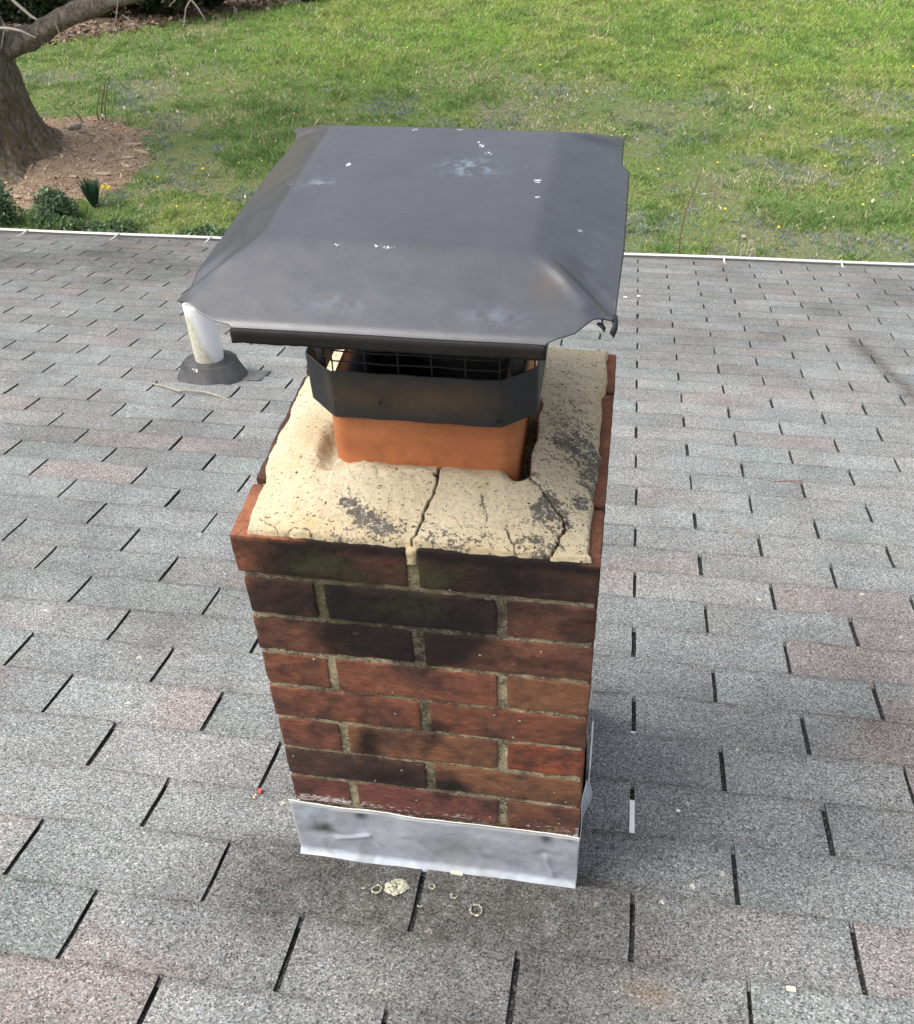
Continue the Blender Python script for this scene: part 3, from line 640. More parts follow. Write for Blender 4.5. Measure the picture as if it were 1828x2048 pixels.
def hoodz(X, Y):
    a = (X-HX0)/(PX0-HX0); b = (HX1-X)/(HX1-PX1); c = (Y-HY0)/(PY0-HY0); d = (HY1-Y)/(HY1-PY1)
    K = 26.
    st = np.stack([a, b, c, d, 1+0*a]); h = -np.log(np.exp(-K*np.clip(st, -.5, 3)).sum(0))/K
    h = h/1.0
    # raised folds running out to the four corners, with a soft valley beside them
    rid = 0
    for (cx, cy), (ex, ey), am in (((PX0, PY0), (HX0+.2, 5.3), .13), ((PX1, PY0), (-3.95, 5.4), .20), ((PX0, PY1), (HX0+.2, 20.6), .16), ((PX1, PY1), (HX1-.3, 20.6), .12)):
        dd = segd(X, Y, (cx, cy), (ex, ey)); L = math.hypot(ex-cx, ey-cy); al = np.clip(((X-cx)*(ex-cx)+(Y-cy)*(ey-cy))/L**2, 0, 1)
        rid = rid+am*np.exp(-(dd/(.26+.14*al))**2)*sstep(0, .55, al)*sstep(1.02, .8, al)
    for (cx, cy), (ex, ey), sg, am in (((PX0, PY0), (HX0+.2, 5.3), -1, .20), ((PX1, PY0), (-3.95, 5.4), 1, .27)):
        L = math.hypot(ex-cx, ey-cy); ux, uy = (ex-cx)/L, (ey-cy)/L; al = ((X-cx)*ux+(Y-cy)*uy)/L
        sd = ((X-cx)*uy-(Y-cy)*ux)*sg; sd = np.where(sg > 0, -sd, -sd)
        rid = rid-am*np.exp(-((sd-.95)/.48)**2)*sstep(.05, .6, al)*sstep(1.15, .8, al)
    z = RZ+HH*h+rid
    Q = np.stack([X, Y, 0*X], 1)
    z = z+.035*fbm(Q, .16, 201, 2)+.008*fbm(Q, .6, 203, 2)
    z = z-.05*np.exp(-((Y-3.86)/.18)**2)
    return z
Zh = hoodz(X, Y)
P0 = np.stack([X, Y, 0*X], 1)
drops = np.zeros(len(X))
for (dx, dy, r, ry, a) in [(-13.8, 7.75, .35, .22, 1.0), (-12.3, 7.8, .28, .2, 1.05), (-11.9, 7.75, .55, .2, 1.05), (-14.95, 14.5, .14, .25, 1.3), (-12.9, 18.4, .3, .3, 1.1), (-10.9, 18.6, .3, .25, 1.1), (-9.7, 16.9, .22, .35, 1.15), (-9.3, 16.1, .3, .3, 1.1), (-9.9, 17.2, .15, .2, 1.2), (-7.0, 13.6, .28, .32, 1.15), (-6.85, 12.1, .2, .2, 1.1), (-7.6, 14.8, .15, .12, 1.1), (-5.1, 10.8, .14, .2, 1.25), (-12.5, 13.2, .15, .15, 1.1), (-16.9, 12.6, .1, .1, 1.2), (-10.9, 7.7, .2, .15, 1.0)]:
    drops = np.maximum(drops, a*blob(P0, dx, dy, r*1.35, ry*1.35))
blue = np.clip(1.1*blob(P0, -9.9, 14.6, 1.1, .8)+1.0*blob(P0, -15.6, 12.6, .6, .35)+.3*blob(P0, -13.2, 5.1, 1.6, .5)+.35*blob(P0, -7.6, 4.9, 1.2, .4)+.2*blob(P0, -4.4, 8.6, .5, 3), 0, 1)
rough_ = np.clip(sstep(6.2, 4.6, Y)*.7+blob(P0, -6.6, 6.9, .5, 1.2)+.3*blob(P0, -17, 6, 1, 1), 0, 1)
brown = np.clip(.6*blob(P0, -5.9, 6.2, .5, .8)+.35*sstep(-17.2, -18, X)*sstep(12, 15, Y), 0, 1)
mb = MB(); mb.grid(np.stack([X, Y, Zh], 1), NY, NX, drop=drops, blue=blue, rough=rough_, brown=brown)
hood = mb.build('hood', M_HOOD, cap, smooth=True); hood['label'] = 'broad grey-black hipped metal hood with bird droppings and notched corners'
sm_ = hood.modifiers.new('thick', 'SOLIDIFY'); sm_.thickness = .05*S; sm_.offset = 1
M_LIP = capmat('hood_lip_steel', (.009, .009, .010), (.015, .014, .015), .6, False, .2)
def flange(pts, dz, out, mat_=None):
    n = 80; pts = np.array(pts, float); s = np.linspace(0, 1, n); L = np.r_[0, np.cumsum(np.hypot(*np.diff(pts, axis=0).T))]; L /= L[-1]
    px = np.interp(s, L, pts[:, 0]); py = np.interp(s, L, pts[:, 1]); z0 = hoodz(px, py)
    rag = .05*fbm(np.stack([s*26, s*0, s*0], 1), 1., 211, 3)
    P = []
    for i in range(n):
        for q in np.linspace(0, 1, 7):
            th = min(1, q/.35); o = out*(.05+math.sin(th*math.pi/2)*.10)
            P.append((px[i]+o*((1 if out_x else 0)), py[i]+o*((0 if out_x else 1)), z0[i]+.02-dz*(q**1.1)*(1+rag[i]*2)-.0))
    mb = MB(); mb.grid(np.array(P), n, 7, brown=.08, drop=0., blue=0., rough=0.)
    o = mb.build('hood_lip', mat_ or M_LIP, hood, smooth=True); mm_ = o.modifiers.new('t', 'SOLIDIFY'); mm_.thickness = .045*S; mm_.offset = 0
out_x = False
flange([(-16.80, 3.86), (-11, 3.85), (-5.71, 3.86)], .54, -1)
flange([(-19.5, YB), (-3.8, YB)], .25, -1, M_HOOD)
out_x = True
flange([(-3.5, 5.9), (-3.40, 11), (-3.44, 17.4)], .22, -.6, M_HOOD)
flange([(-19.4, 5.6), (-19.3, 11), (-19.1, 17.2)], .2, .6, M_HOOD)
# torn tab hanging at the near right corner
tp_ = lambda L: np.array([(x_, y_, RZ+z_) for x_, y_, z_ in L])
mb = MB(); mb.grid(tp_([(-3.60, 6.05, .03), (-3.56, 5.6, -.05), (-3.66, 5.38, -.32), (-3.46, 6.05, -.02), (-3.43, 5.6, -.15), (-3.54, 5.36, -.44), (-3.42, 6.05, -.3), (-3.43, 5.65, -.36), (-3.54, 5.44, -.55)]), 3, 3, brown=0., drop=0., blue=0., rough=0.)
tb = mb.build('bent_tab', M_BAND, hood); tb.modifiers.new('t', 'SOLIDIFY').thickness = .04*S
mb = MB(); mb.grid(tp_([(-4.12, 5.26, .05), (-3.98, 5.22, -.02), (-3.84, 5.16, -.16), (-4.08, 5.4, .06), (-3.92, 5.4, .03), (-3.80, 5.34, -.1)]), 2, 3, brown=0., drop=0., blue=0., rough=0.)
tb = mb.build('bent_tab', M_BAND, hood); tb.modifiers.new('t', 'SOLIDIFY').thickness = .03*S
# collar
def octa(ins=0.):
    x0, x1, y0, y1 = -16.42+ins, -6.48-ins, 8.68+ins, 17.85-ins; cx, cy = 1.38-ins*.4, 1.25-ins*.4
    return [(x0+cx, y0), (x1-cx, y0), (x1, y0+cy), (x1, y1-cy), (x1-cx, y1), (x0+cx, y1), (x0, y1-cy), (x0, y0+cy)]
def ocring(ins, per=14, soft=.12):
    o = np.array(octa(ins)); out = []
    for i in range(8):
        a, b_ = o[i], o[(i+1) % 8]
        pv = o[i-1]; L = np.linalg.norm(b_-a); u = (b_-a)/L; up = (a-pv)/np.linalg.norm(a-pv)
        for k in range(4):
            q = k/3.; out.append((1-q)**2*(a-up*soft)+2*q*(1-q)*a+q*q*(a+u*soft))
        for k in range(1, per): out.append(a+u*(soft+(L-2*soft)*k/per))
    return np.array(out)
rg = ocring(0); m = len(rg); P = []
zz = [4.10, 4.12, 4.6, 5.1, 5.6, 6.1, 6.38, 6.42]
for i in range(m):
    for z in zz: P.append((rg[i][0], rg[i][1], ZT+z+(.02*math.sin(rg[i][0]*3))))
P = np.array(P); P[:, :2] += np.stack([fbm(P, .4, 221, 3), fbm(P, .4, 222, 3)], 1)*.05
br = np.clip(1.2*np.exp(-((P[:, 0]+11.6)/3.6)**4-((P[:, 2]-ZT-5.35)/.8)**4)*sstep(9.2, 8.9, P[:, 1]), 0, 1)
mb = MB(); mb.grid(P, m, len(zz), wrapu=True, brown=br, drop=0., blue=0., rough=0.)
col_ = mb.build('collar', M_BAND, cap, smooth=False); sd = col_.modifiers.new('t', 'SOLIDIFY'); sd.thickness = .07*S; sd.offset = -1
for x_, z_, r_ in ((-7.95, 4.32, .16), (-13.0, 5.0, .06)):
    mb = MB(); mb.tube([(x_, 8.74, ZT+z_), (x_, 8.55, ZT+z_)], [r_, r_*.8], 12, brown=0.); mb.build('screw', M_BAND, col_, smooth=False)
# mesh
mw = MB(); o8 = ocring(.16, per=6)
for k in range(11):
    z = ZT+6.32+.50*k
    if k == 0: continue
    pp = np.c_[o8, np.full(len(o8), z)+.03*np.sin(o8[:, 0]*1.7+k)]; pp = np.vstack([pp, pp[:1]]); mw.tube(pp, .034, 5, cap=False)
oo = np.array(octa(.16))
for i in range(8):
    a, b_ = oo[i], oo[(i+1) % 8]; L = np.linalg.norm(b_-a); kk = max(1, int(round(L/1.46)))
    for k in range(kk):
        q = a+(b_-a)*k/kk; mw.tube([(q[0], q[1], ZT+5.6), (q[0]+.02, q[1], ZT+8.5), (q[0], q[1], ZT+11.8)], .036, 5, cap=False)
mw.build('wire_mesh', M_WIRE, cap)
for i in (1, 3, 5, 7):
    a, b_ = oo[i], oo[(i+1) % 8]; q = (a+b_)/2
    mb = MB(); u = (b_-a)/np.linalg.norm(b_-a)*.28; nrm = np.array([u[1], -u[0]])/.28*.04
    V = [(*(q+sx*u+sy*nrm), ZT+z) for z in (5.2, 11.9) for sx, sy in ((-1, -1), (1, -1), (1, 1), (-1, 1))]
    mb.add(V, [(0, 1, 5, 4), (1, 2, 6, 5), (2, 3, 7, 6), (3, 0, 4, 7), (3, 2, 1, 0), (4, 5, 6, 7)], brown=0.); mb.build('hood_bracket', M_BAND, cap)

# ------------------------------------------------------------------ VENT PIPE
pu, pv = -60.35, -92.6
pb = rp(pu, pv, 0); px, py = -59.65, 90.2
vent = thing('vent_pipe', (px, py, -27.0), 'stained white plastic vent pipe in a black rubber roof boot, left of the chimney', 'vent pipe')
g = G('stained_pvc'); sn = g.math('MULTIPLY', g.att('stain'), g.ramp(g.noise(1.1, 5, .7), [(.25, .5), (.6, 1)]), clamp=True)
M_PIPE = g.fin(g.mix(g.math('MULTIPLY', g.att('stain'), g.ramp(g.noise(2.2, 5, .75), [(.5, 0), (.7, .5)])), g.mix(sn, (.80, .80, .82), (.50, .49, .36)), (.22, .20, .15)), .4, 0, g.bump(g.noise(4, 4), .02), .5)
mb = MB(); nseg = 40; zs = np.linspace(-32.0, -15.5, 40); P = []
rw = 2.02
prf = [(rw, z) for z in zs]+[(rw-.06, -15.43), (rw-.18, -15.43), (rw-.25, -15.55), (rw-.25, -24)]
for k in range(nseg):
    a = 2*math.pi*k/nseg
    for r_, z in prf: P.append((px+r_*math.cos(a), py+r_*math.sin(a), z))
P = np.array(P); ang = np.degrees(np.arctan2(P[:, 1]-py, P[:, 0]-px)); hh = (P[:, 2]+28)/12.
ph = -178+75+0*ang   # the stain faces the ridge, widening downward
edge_r = -100+70*(1-np.clip(hh, 0, 1))**1.2+14*fbm(P, .5, 231, 3); 
stn = sstep(edge_r+8, edge_r-8, ang)*sstep(-172, -158, ang)*sstep(1.0, .86, hh)
mb.grid(P, nseg, len(prf), wrapu=True, stain=stn); mb.build('pipe', M_PIPE, vent, smooth=True)
g = G('boot_rubber'); cl = g.mix(g.ramp(g.noise(.8, 5), [(.35, 0), (.7, 1)]), (.045, .047, .05), (.09, .09, .09))
cl = g.mix(g.math('GREATER_THAN', g.math('MULTIPLY', g.att('white'), g.noise(3, 4, .7)), .5), cl, (.7, .7, .68))
M_RUB = g.fin(g.mix(.35, cl, (.03, .03, .032)), .7, 0, g.bump(g.noise(3, 4), .03), .4)
mb = MB(); P = []
zc = lambda x, y: -y*math.tan(PITCH)
prf = [(2.14, 1.8), (2.5, 1.75), (2.7, 1.45), (2.75, 1.35), (3.6, 1.25), (3.75, 1.15), (3.8, .95), (3.9, .9), (4.9, -1.9), (5.1, -2.1)]
wt = []
N_B = 48
for k in range(N_B):
    a = 2*math.pi*k/N_B
    for j, (r_, h) in enumerate(prf):
        x_, y_ = px+r_*math.cos(a), py+r_*math.sin(a)*.96
        zr = -27.6+h*1.0
        surf = zc(x_, y_)+.22
        z_ = surf+(h+2.1)*.78 if j > 6 else surf*.35+(-27.75+.22)*.65+(h+2.1)*.78
        P.append((x_, y_, max(z_, surf-.1)))
        wt.append(1.3*math.exp(-((math.degrees(a)-258)/16)**2)*(1 if 4 <= j <= 7 else 0))
mb.grid(np.array(P), N_B, len(prf), wrapu=True, white=np.array(wt)*.9); boot = mb.build('boot', M_RUB, vent, smooth=True)
# base plate of the boot lying on the shingles
A, B = np.meshgrid(np.linspace(-62, -52.2, 14), np.linspace(-97.5, -92.9, 14), indexing='ij')
Q = rp(A.ravel(), B.ravel(), .34+.05*fbm(np.stack([A.ravel(), B.ravel(), 0*A.ravel()], 1), .4, 241, 2))
mb = MB(); mb.grid(Q, 14, 14, white=0.); pl = mb.build('base_plate', plain('grey_plate', (.13, .133, .137), .7, .15, .5), vent); pl.modifiers.new('t', 'SOLIDIFY').thickness = .06*S

# ------------------------------------------------------------------ LITTLE THINGS ON THE ROOF
def rpt(u, v, h=.38): return tuple(rp(u, v, h))
def bit(name, u, v, lab, cat, mat, fn, group=None):
    o = rpt(u, v); t = MB(); fn(t, o); ob = t.build(name, mat, None, origin=o); tag(ob, lab, cat, group); return ob
M_TWIG = plain('dry_twig', (.26, .19, .14), .9, .3, 3)
M_TAN = plain('pale_debris', (.62, .58, .48), .8, .15, 3)
bit('twig', -62, -86.5, 'bent pale twig lying in front of the vent pipe boot', 'twig', plain('grey_twig', (.30, .27, .22), .9, .3, 3),
    lambda t, o: (t.tube([rpt(-66.5, -88.4, .45), rpt(-63.5, -86.9, .6), rpt(-61.0, -85.6, .5), rpt(-60.2, -86.0, .6), rpt(-57.5, -85.8, .6), rpt(-54.8, -84.6, .5), rpt(-53.4, -83.6, .4)], [.08, .13, .14, .13, .14, .12, .06], 6)))
bit('twig', 17.0, -69.5, 'thin reddish twig lying on the shingles right of the chimney', 'twig', plain('red_twig', (.20, .09, .06), .9, .3, 3),
    lambda t, o: (t.tube([rpt(14.8, -69.0), rpt(16.4, -69.6), rpt(18.0, -69.9), rpt(18.6, -70.5)], [.04, .06, .06, .03], 5), t.tube([rpt(17.0, -69.7), rpt(17.8, -68.9)], [.05, .02], 5)))
bit('twig', 9, -53, 'thin forked dry stem on the shingles beside the chimney top', 'twig', M_TWIG,
    lambda t, o: (t.tube([rpt(8.0, -57.8, .36), rpt(9.2, -56.8, .42), rpt(10.6, -54.6, .4), rpt(11.0, -54.0, .4)], [.03, .04, .04, .05], 5), t.tube([rpt(8.3, -55.2, .36), rpt(9.6, -54.9, .4), rpt(11.0, -54.0, .4)], [.02, .03, .03], 5)))
def strip(u, v0, v1, w_, h=.22):
    def fn(t, o):
        V, F = rbox(u-w_/2, u+w_/2, v0, v1, 0, .10, .02, .25, .01, 3); W_ = rp(V[:, 0], V[:, 1], h+V[:, 2]); t.add(W_, F)
    return fn
bit('white_strip', 0, -11.4, 'long white strip lying in the slot right of the chimney base', 'strip', M_PVC, strip(-.02, -13.1, -10.0, .34))
bit('white_strip', 0, -20, 'short white strip end in the slot right of the chimney', 'strip', M_PVC, strip(-.02, -20.4, -19.95, .34, .26))
bit('white_chip', 2.85, -12.4, 'small white chip lying on the shingle right of the long white strip', 'chip', M_PVC, strip(2.85, -12.5, -12.3, .26, .42))
bit('white_chip', -2.3, -155.8, 'white chip on the shingles just right of the cap hood, left of a pair', 'chip', M_PVC, strip(-2.3, -156.2, -155.6, .7, .42))
bit('white_chip', .2, -157.2, 'white chip on the shingles just right of the cap hood, right of a pair', 'chip', M_PVC, strip(.2, -157.6, -157., .7, .42))
bit('cement_chip', 8.15, .4, 'pale cement chip on the shingles at the bottom right', 'chip', M_TAN, strip(8.15, .2, .5, .5, .40))
bit('cement_chip', -10.1, -4.7, 'flat pale cement chip under the middle of the metal flashing', 'chip', M_TAN, strip(-10.1, -4.9, -4.55, .75, .40))
def petal(t, o):
    V, F = rbox(-23.82, -23.58, -9.75, -9.35, 0, .16, .06, .06, .02, 5); t.add(rp(V[:, 0]+.25*(V[:, 1]+9.5), V[:, 1], .40+V[:, 2]), F)
ob = bit('bud_scale', -23.7, -9.5, 'red and yellow bud scale on the shingles left of the chimney base', 'bud scale', plain('red_bud', (.55, .09, .07), .6, .2, 4), petal)
t = MB(); t.tube([rpt(-23.85, -9.2, .42), rpt(-23.95, -8.95, .42), rpt(-23.8, -8.9, .42)], [.07, .06, .05], 6)
tip = t.build('tip', plain('yellow_bud', (.70, .52, .25), .6, .2, 4), None); tip.parent = ob; tip.location = -ob.location
# lichen rosettes
g = G('lichen'); M_LIC = g.fin(g.mix(g.ramp(g.noise(7, 5, .8), [(.42, 0), (.56, 1)]), (.12, .115, .08), (.62, .61, .47)), .95, 0, g.bump(g.noise(9, 4, .8), .06), .1)
def rosette(u, v, R0, hole, lab, seed, frac=1.):
    r = np.random.default_rng(seed); o = rpt(u, v); t = MB(); na = 56; P = []
    for k in range(na):
        a = 2*math.pi*k/na
        ro_ = R0*(1+.10*math.sin(2*a+seed)+.045*r.normal()+.06*math.sin(7*a+seed)+.04*math.sin(13*a))
        for q in np.linspace(hole, 1, 5):
            rr = ro_*q; hgt = .38+.07*math.sin(math.pi*min(1, (q-hole)/(1-hole+1e-6)))*(1+.5*r.normal())*(R0**.3) - (.06 if q in (hole, 1) else 0)
            P.append(rpt(u+rr*math.cos(a), v+rr*math.sin(a)*.95, max(.335, hgt)-.02))
    n_ = int(na*frac); P = np.array(P)
    if frac >= 1: t.grid(P, na, 5, wrapu=True)
    else: t.grid(P[:n_*5], n_, 5)
    ob = t.build('lichen_patch', M_LIC, None, origin=o, smooth=True); tag(ob, lab, 'lichen', 'lichen patches on the shingles below the flashing')
rosette(-13.35, -3.15, .68, .12, 'largest pale crusty lichen patch below the metal flashing', 3)
rosette(-14.42, -2.75, .33, .70, 'round lichen ring touching the left of the largest patch', 4)
rosette(-8.6, -2.2, .40, .82, 'round thin lichen ring farthest right below the flashing', 5)
rosette(-11.35, -3.5, .21, .66, 'small lichen ring just right of the slot below the flashing', 6)
rosette(-10.0, -3.0, .20, .6, 'small broken lichen ring between the slot and the farthest right ring', 7, .7)
rosette(-15.2, -2.75, .13, .5, 'small lichen crescent farthest left below the flashing', 8, .5)
rosette(-11.75, -2.0, .16, .7, 'faint lichen crescent nearest the camera, right of the slot', 9, .5)

# ------------------------------------------------------------------ GROUND AND LAWN
g = G('lawn_ground')
c1 = g.mix(g.ramp(g.noise(.02, 5), [(.4, 0), (.6, 1)]), (.11, .15, .05), (.16, .165, .08))
c1 = g.mix(g.ramp(g.noise(.25, 5, .7), [(.5, 0), (.7, .7)]), c1, (.19, .155, .085)); c1 = g.mix(g.ramp(g.noise(.6, 4), [(.3, .6), (.5, 0)]), c1, (.04, .055, .015))
M_GR = g.fin(c1, .95, 0, g.bump(g.noise(.5, 5), .6), .1)
def gz(x, y):
    x = np.asarray(x, float); y = np.asarray(y, float); Q = np.stack([np.ravel(x), np.ravel(y), 0*np.ravel(x)], 1)
    return (GZ+3.0*fbm(Q, .006, 301, 3)*0+1.2*fbm(Q, .02, 303, 2)).reshape(x.shape)
a_ = np.concatenate([-np.geomspace(20000, 700, 12), np.linspace(-650, 500, 116), np.geomspace(560, 20000, 12)])
b_y = np.concatenate([-np.geomspace(20000, 200, 10), np.linspace(-150, 950, 111), np.geomspace(1000, 40000, 14)])
A, B = np.meshgrid(a_, b_y, indexing='ij'); mb = MB(); mb.grid(np.stack([A, B, gz(A, B)], -1).reshape(-1, 3), len(a_), len(b_y))
lawn = mb.build('ground', M_GR, None); tag(lawn, kind='structure')

def bed_edge(x, y):
    """signed: >0 inside the mulched strip beyond the lawn, left top of the picture"""
    Q = np.stack([x, y, 0*x], 1)
    return (y-(631+(x+382)*.715))+14*fbm(Q, .02, 311, 3)
def tree_bed(x, y):
    Q = np.stack([x, y, 0*x], 1)
    return 1-np.hypot((x+303)/60, (y-452)/60)+.16*fbm(Q, .035, 313, 3)
# grass: one object, many small blades
NB = 520000
r = np.random.default_rng(21)
Yb = 352+ (np.sqrt(r.random(NB)*(2.2)+ .06)-.245)/(1.503-.245)*470
Yb = 352+470*r.random(NB)**1.25
Xb = r.random(NB)
xlo = -300-(Yb-352)*.62; xhi = 135+(Yb-352)*.26
Xb = xlo+(xhi-xlo)*Xb
keep = (bed_edge(Xb, Yb) < 2+r.normal(0, 3, NB)) & (tree_bed(Xb, Yb) < .02+r.normal(0, .03, NB))
Q = np.stack([Xb, Yb, 0*Xb], 1)
clump = fbm(Q, .09, 321, 3); clump2 = fbm(Q, .22, 323, 2)
thin = fbm(Q, .03, 325, 3)+.35*fbm(Q, .12, 326, 2)
up = sstep(520, 640, Yb+40*fbm(Q, .012, 327, 2))*sstep(-330, -180, Xb)        # lusher far lawn
keep &= ~((thin+up*.5 < -.28) & (r.random(NB) < .6))
Xb, Yb, clump, clump2, thin, up, Q = Xb[keep], Yb[keep], clump[keep], clump2[keep], thin[keep], up[keep], Q[keep]
n = len(Xb)
viol = sstep(.08, .34, fbm(Q, .028, 331, 3)+.25*fbm(Q, .15, 332, 2))*(1-up)*sstep(620, 560, Yb)
straw = sstep(.12, .45, fbm(Q, .035, 335, 3)+.5*fbm(Q, .2, 336, 2))*(1-.55*up)
yelg = sstep(.05, .4, fbm(Q, .02, 337, 3)+.2*up)
green = np.array([.150, .275, .066]); lush = np.array([.190, .335, .050]); dark = np.array([.070, .150, .036])
blu = np.array([.165, .205, .215]); stw = np.array([.46, .43, .28]); yg = np.array([.29, .36, .075])
colr = green+(lush-green)*up[:, None]
colr = colr+(yg-colr)*(yelg*.55)[:, None]
colr = colr+(dark-colr)*(sstep(-.05, .4, clump+.5*clump2)*.52)[:, None]
isv = (r.random(n) < viol*.62)[:, None]; colr = np.where(isv, blu*(.7+.7*r.random((n, 1))), colr)
iss = (r.random(n) < (.045+straw*.36))[:, None]; colr = np.where(iss, stw*(.6+.6*r.random((n, 1))), colr)
isp = (r.random(n) < viol*.03)[:, None]; colr = np.where(isp, np.array([.20, .20, .42]), colr)
colr = colr*(.85+.60*r.random((n, 1))); colr = (colr*.93+.07*colr.mean(1, keepdims=True)+.006)*np.array([1.14, 1.08, 1.05])
hgt = .75*(1.2+2.2*np.clip(clump2+.25, 0, 1.3)+2.2*np.clip(clump, 0, 1)+.6*up)*(.55+.8*r.random(n))*(1-.3*viol)
wd = (.30+.28*r.random(n))*(1+.0011*(Yb-352)); an = r.random(n)*2*math.pi; ln = r.random(n)*1.3+.25; la = r.random(n)*2*math.pi
zg = gz(Xb, Yb)
bs = np.stack([Xb, Yb, zg-.2], 1); du = np.stack([np.cos(an), np.sin(an), 0*an], 1)*wd[:, None]*.5
tp = bs+np.stack([np.cos(la)*ln*hgt, np.sin(la)*ln*hgt, hgt], 1)
mid = bs+np.stack([np.cos(la)*ln*hgt*.35, np.sin(la)*ln*hgt*.35, hgt*.62], 1)
V = np.stack([bs-du, bs+du, mid+du*.9, tp, mid-du*.9], 1).reshape(-1, 3)
I = np.arange(n)*5; 
mb = MB(); Fq = np.stack([I, I+1, I+2, I+4], 1)
cc = np.repeat(colr, 5, 0); tint = np.tile(np.array([.8, .8, 1.0, 1.12, 1.0]), n)[:, None]*0+1
F2 = np.stack([I+4, I+2, I+3, I+3], 1)
V4 = np.stack([bs-du, bs+du, tp+du*.12, tp-du*.12], 1).reshape(-1, 3); I = np.arange(n)*4
mb.add(V4, np.stack([I, I+1, I+2, I+3], 1), gcol=np.repeat(colr, 4, 0))
g = G('grass_blade')
ms = g.n('BsdfTranslucent'); g.l(g.att('gcol', 'Color'), ms.inputs[0]); g.fin(g.att('gcol', 'Color'), .6, 0, None, .3)
mx = g.n('MixShader'); mx.inputs[0].default_value = .3; g.l(g.bsdf.outputs[0], mx.inputs[1]); g.l(ms.outputs[0], mx.inputs[2]); g.l(mx.outputs[0], g.out.inputs[0])
M_BL = g.m
gra = mb.build('grass', M_BL, None); tag(gra, 'short spring lawn with violet weed patches, straw and bright green tufts', 'grass', kind='stuff')

# ------------------------------------------------------------------ mulch strip and tree bed
g = G('leaf_mulch')
cl = g.sep(g.vor(.55)); cc_ = g.ramp(cl[0], [(0, (.05, .035, .025)), (.5, (.16, .115, .08)), (.85, (.27, .21, .15)), (1, (.45, .38, .28))])
M_MUL = g.fin(cc_, .95, 0, g.bump(g.noise(.8, 5), .8), .1)
def bedmesh(name, pts, mat, h, lab):
    """soil surface over a region: points kept where f>0"""
    pass
r = np.random.default_rng(31)
def region(name, x0, x1, y0, y1, fn, res, hmul, mat):
    A, B = np.meshgrid(np.arange(x0, x1, res), np.arange(y0, y1, res), indexing='ij'); a, b_ = A.ravel(), B.ravel()
    f = fn(a, b_); Q = np.stack([a, b_, 0*a], 1)
    z = gz(a, b_)+np.clip(f, -1, 1)*hmul+.5*fbm(Q, .12, 341, 4)
    I = np.arange(len(a)).reshape(A.shape); F = np.stack([I[:-1, :-1].ravel(), I[1:, :-1].ravel(), I[1:, 1:].ravel(), I[:-1, 1:].ravel()], 1)
    F = F[(f[F] > -.12).all(1)]
    mb = MB(); mb.add(np.stack([a, b_, z], 1), F); o = mb.build(name, mat, None, smooth=True); tag(o, kind='structure'); return o
region('mulch_bed', -760, -150, 560, 1100, lambda x, y: bed_edge(x, y)/25, 6., 2.0, M_MUL)
g = G('tree_bed_soil')
M_SOIL = g.fin(g.mix(g.ramp(g.noise(.15, 6, .7), [(.35, 0), (.65, 1)]), g.mix(g.ramp(g.noise(.05, 4), [(.4, 0), (.6, 1)]), (.17, .115, .08), (.18, .125, .09)), (.27, .205, .145)), .95, 0, g.bump(g.noise(.7, 5), .6), .1)
region('soil', -400, -220, 370, 540, tree_bed, 2., 3.0, M_SOIL)
# leaf litter: one uncountable mass
def litter(n, xs, ys, fn, cols, sz, name, lab, zoff=.4, lift=0):
    x = r.uniform(*xs, n); y = r.uniform(*ys, n); k = fn(x, y); x, y = x[k], y[k]; n = len(x)
    f = tree_bed(x, y); z = gz(x, y)+np.where(f > 0, np.clip(f, 0, 1)*3, 0)+zoff+r.random(n)*lift
    s = sz*(.4+r.random(n)*1.1); a = r.random(n)*6.28; tl = r.normal(0, .5, (n, 2))
    u = np.stack([np.cos(a), np.sin(a), tl[:, 0]], 1)*s[:, None]*.6; v = np.stack([-np.sin(a), np.cos(a), tl[:, 1]], 1)*s[:, None]*.35
    c = np.stack([x, y, z], 1); V = np.stack([c-u, c-v, c+u, c+v], 1).reshape(-1, 3); I = np.arange(n)*4
    cs = np.array(cols)[r.integers(0, len(cols), n)]*(.6+.7*r.random((n, 1)))
    mb = MB(); mb.add(V, np.stack([I, I+1, I+2, I+3], 1), gcol=np.repeat(cs, 4, 0)); o = mb.build(name, M_BL, None); tag(o, lab, 'leaf litter', kind='stuff')
LC = [(.16, .11, .08), (.26, .18, .12), (.36, .27, .19), (.10, .07, .05), (.30, .26, .22), (.20, .13, .10)]
litter(26000, (-620, -190), (590, 900), lambda x, y: bed_edge(x, y) > -6+r.normal(0, 4, len(x)), LC, 3.2, 'leaf_litter', 'brown leaf litter strewn in the bed beyond the lawn', .8, 1.5)
litter(6500, (-395, -235), (385, 520), lambda x, y: tree_bed(x, y) > -.02, LC[1:3]+[(.5, .42, .30), (.42, .33, .23), (.36, .28, .2)], 1.1, 'leaf_litter', 'pale dry leaves and bark scattered round the tree foot', .3, .6)
litter(450, (-300, 150), (380, 640), lambda x, y: bed_edge(x, y) < 0, [(.42, .36, .26), (.30, .24, .16), (.60, .56, .46)], 1.5, 'leaf_litter', 'stray pale dead leaves scattered through the lawn grass', 1.2, 1.2)

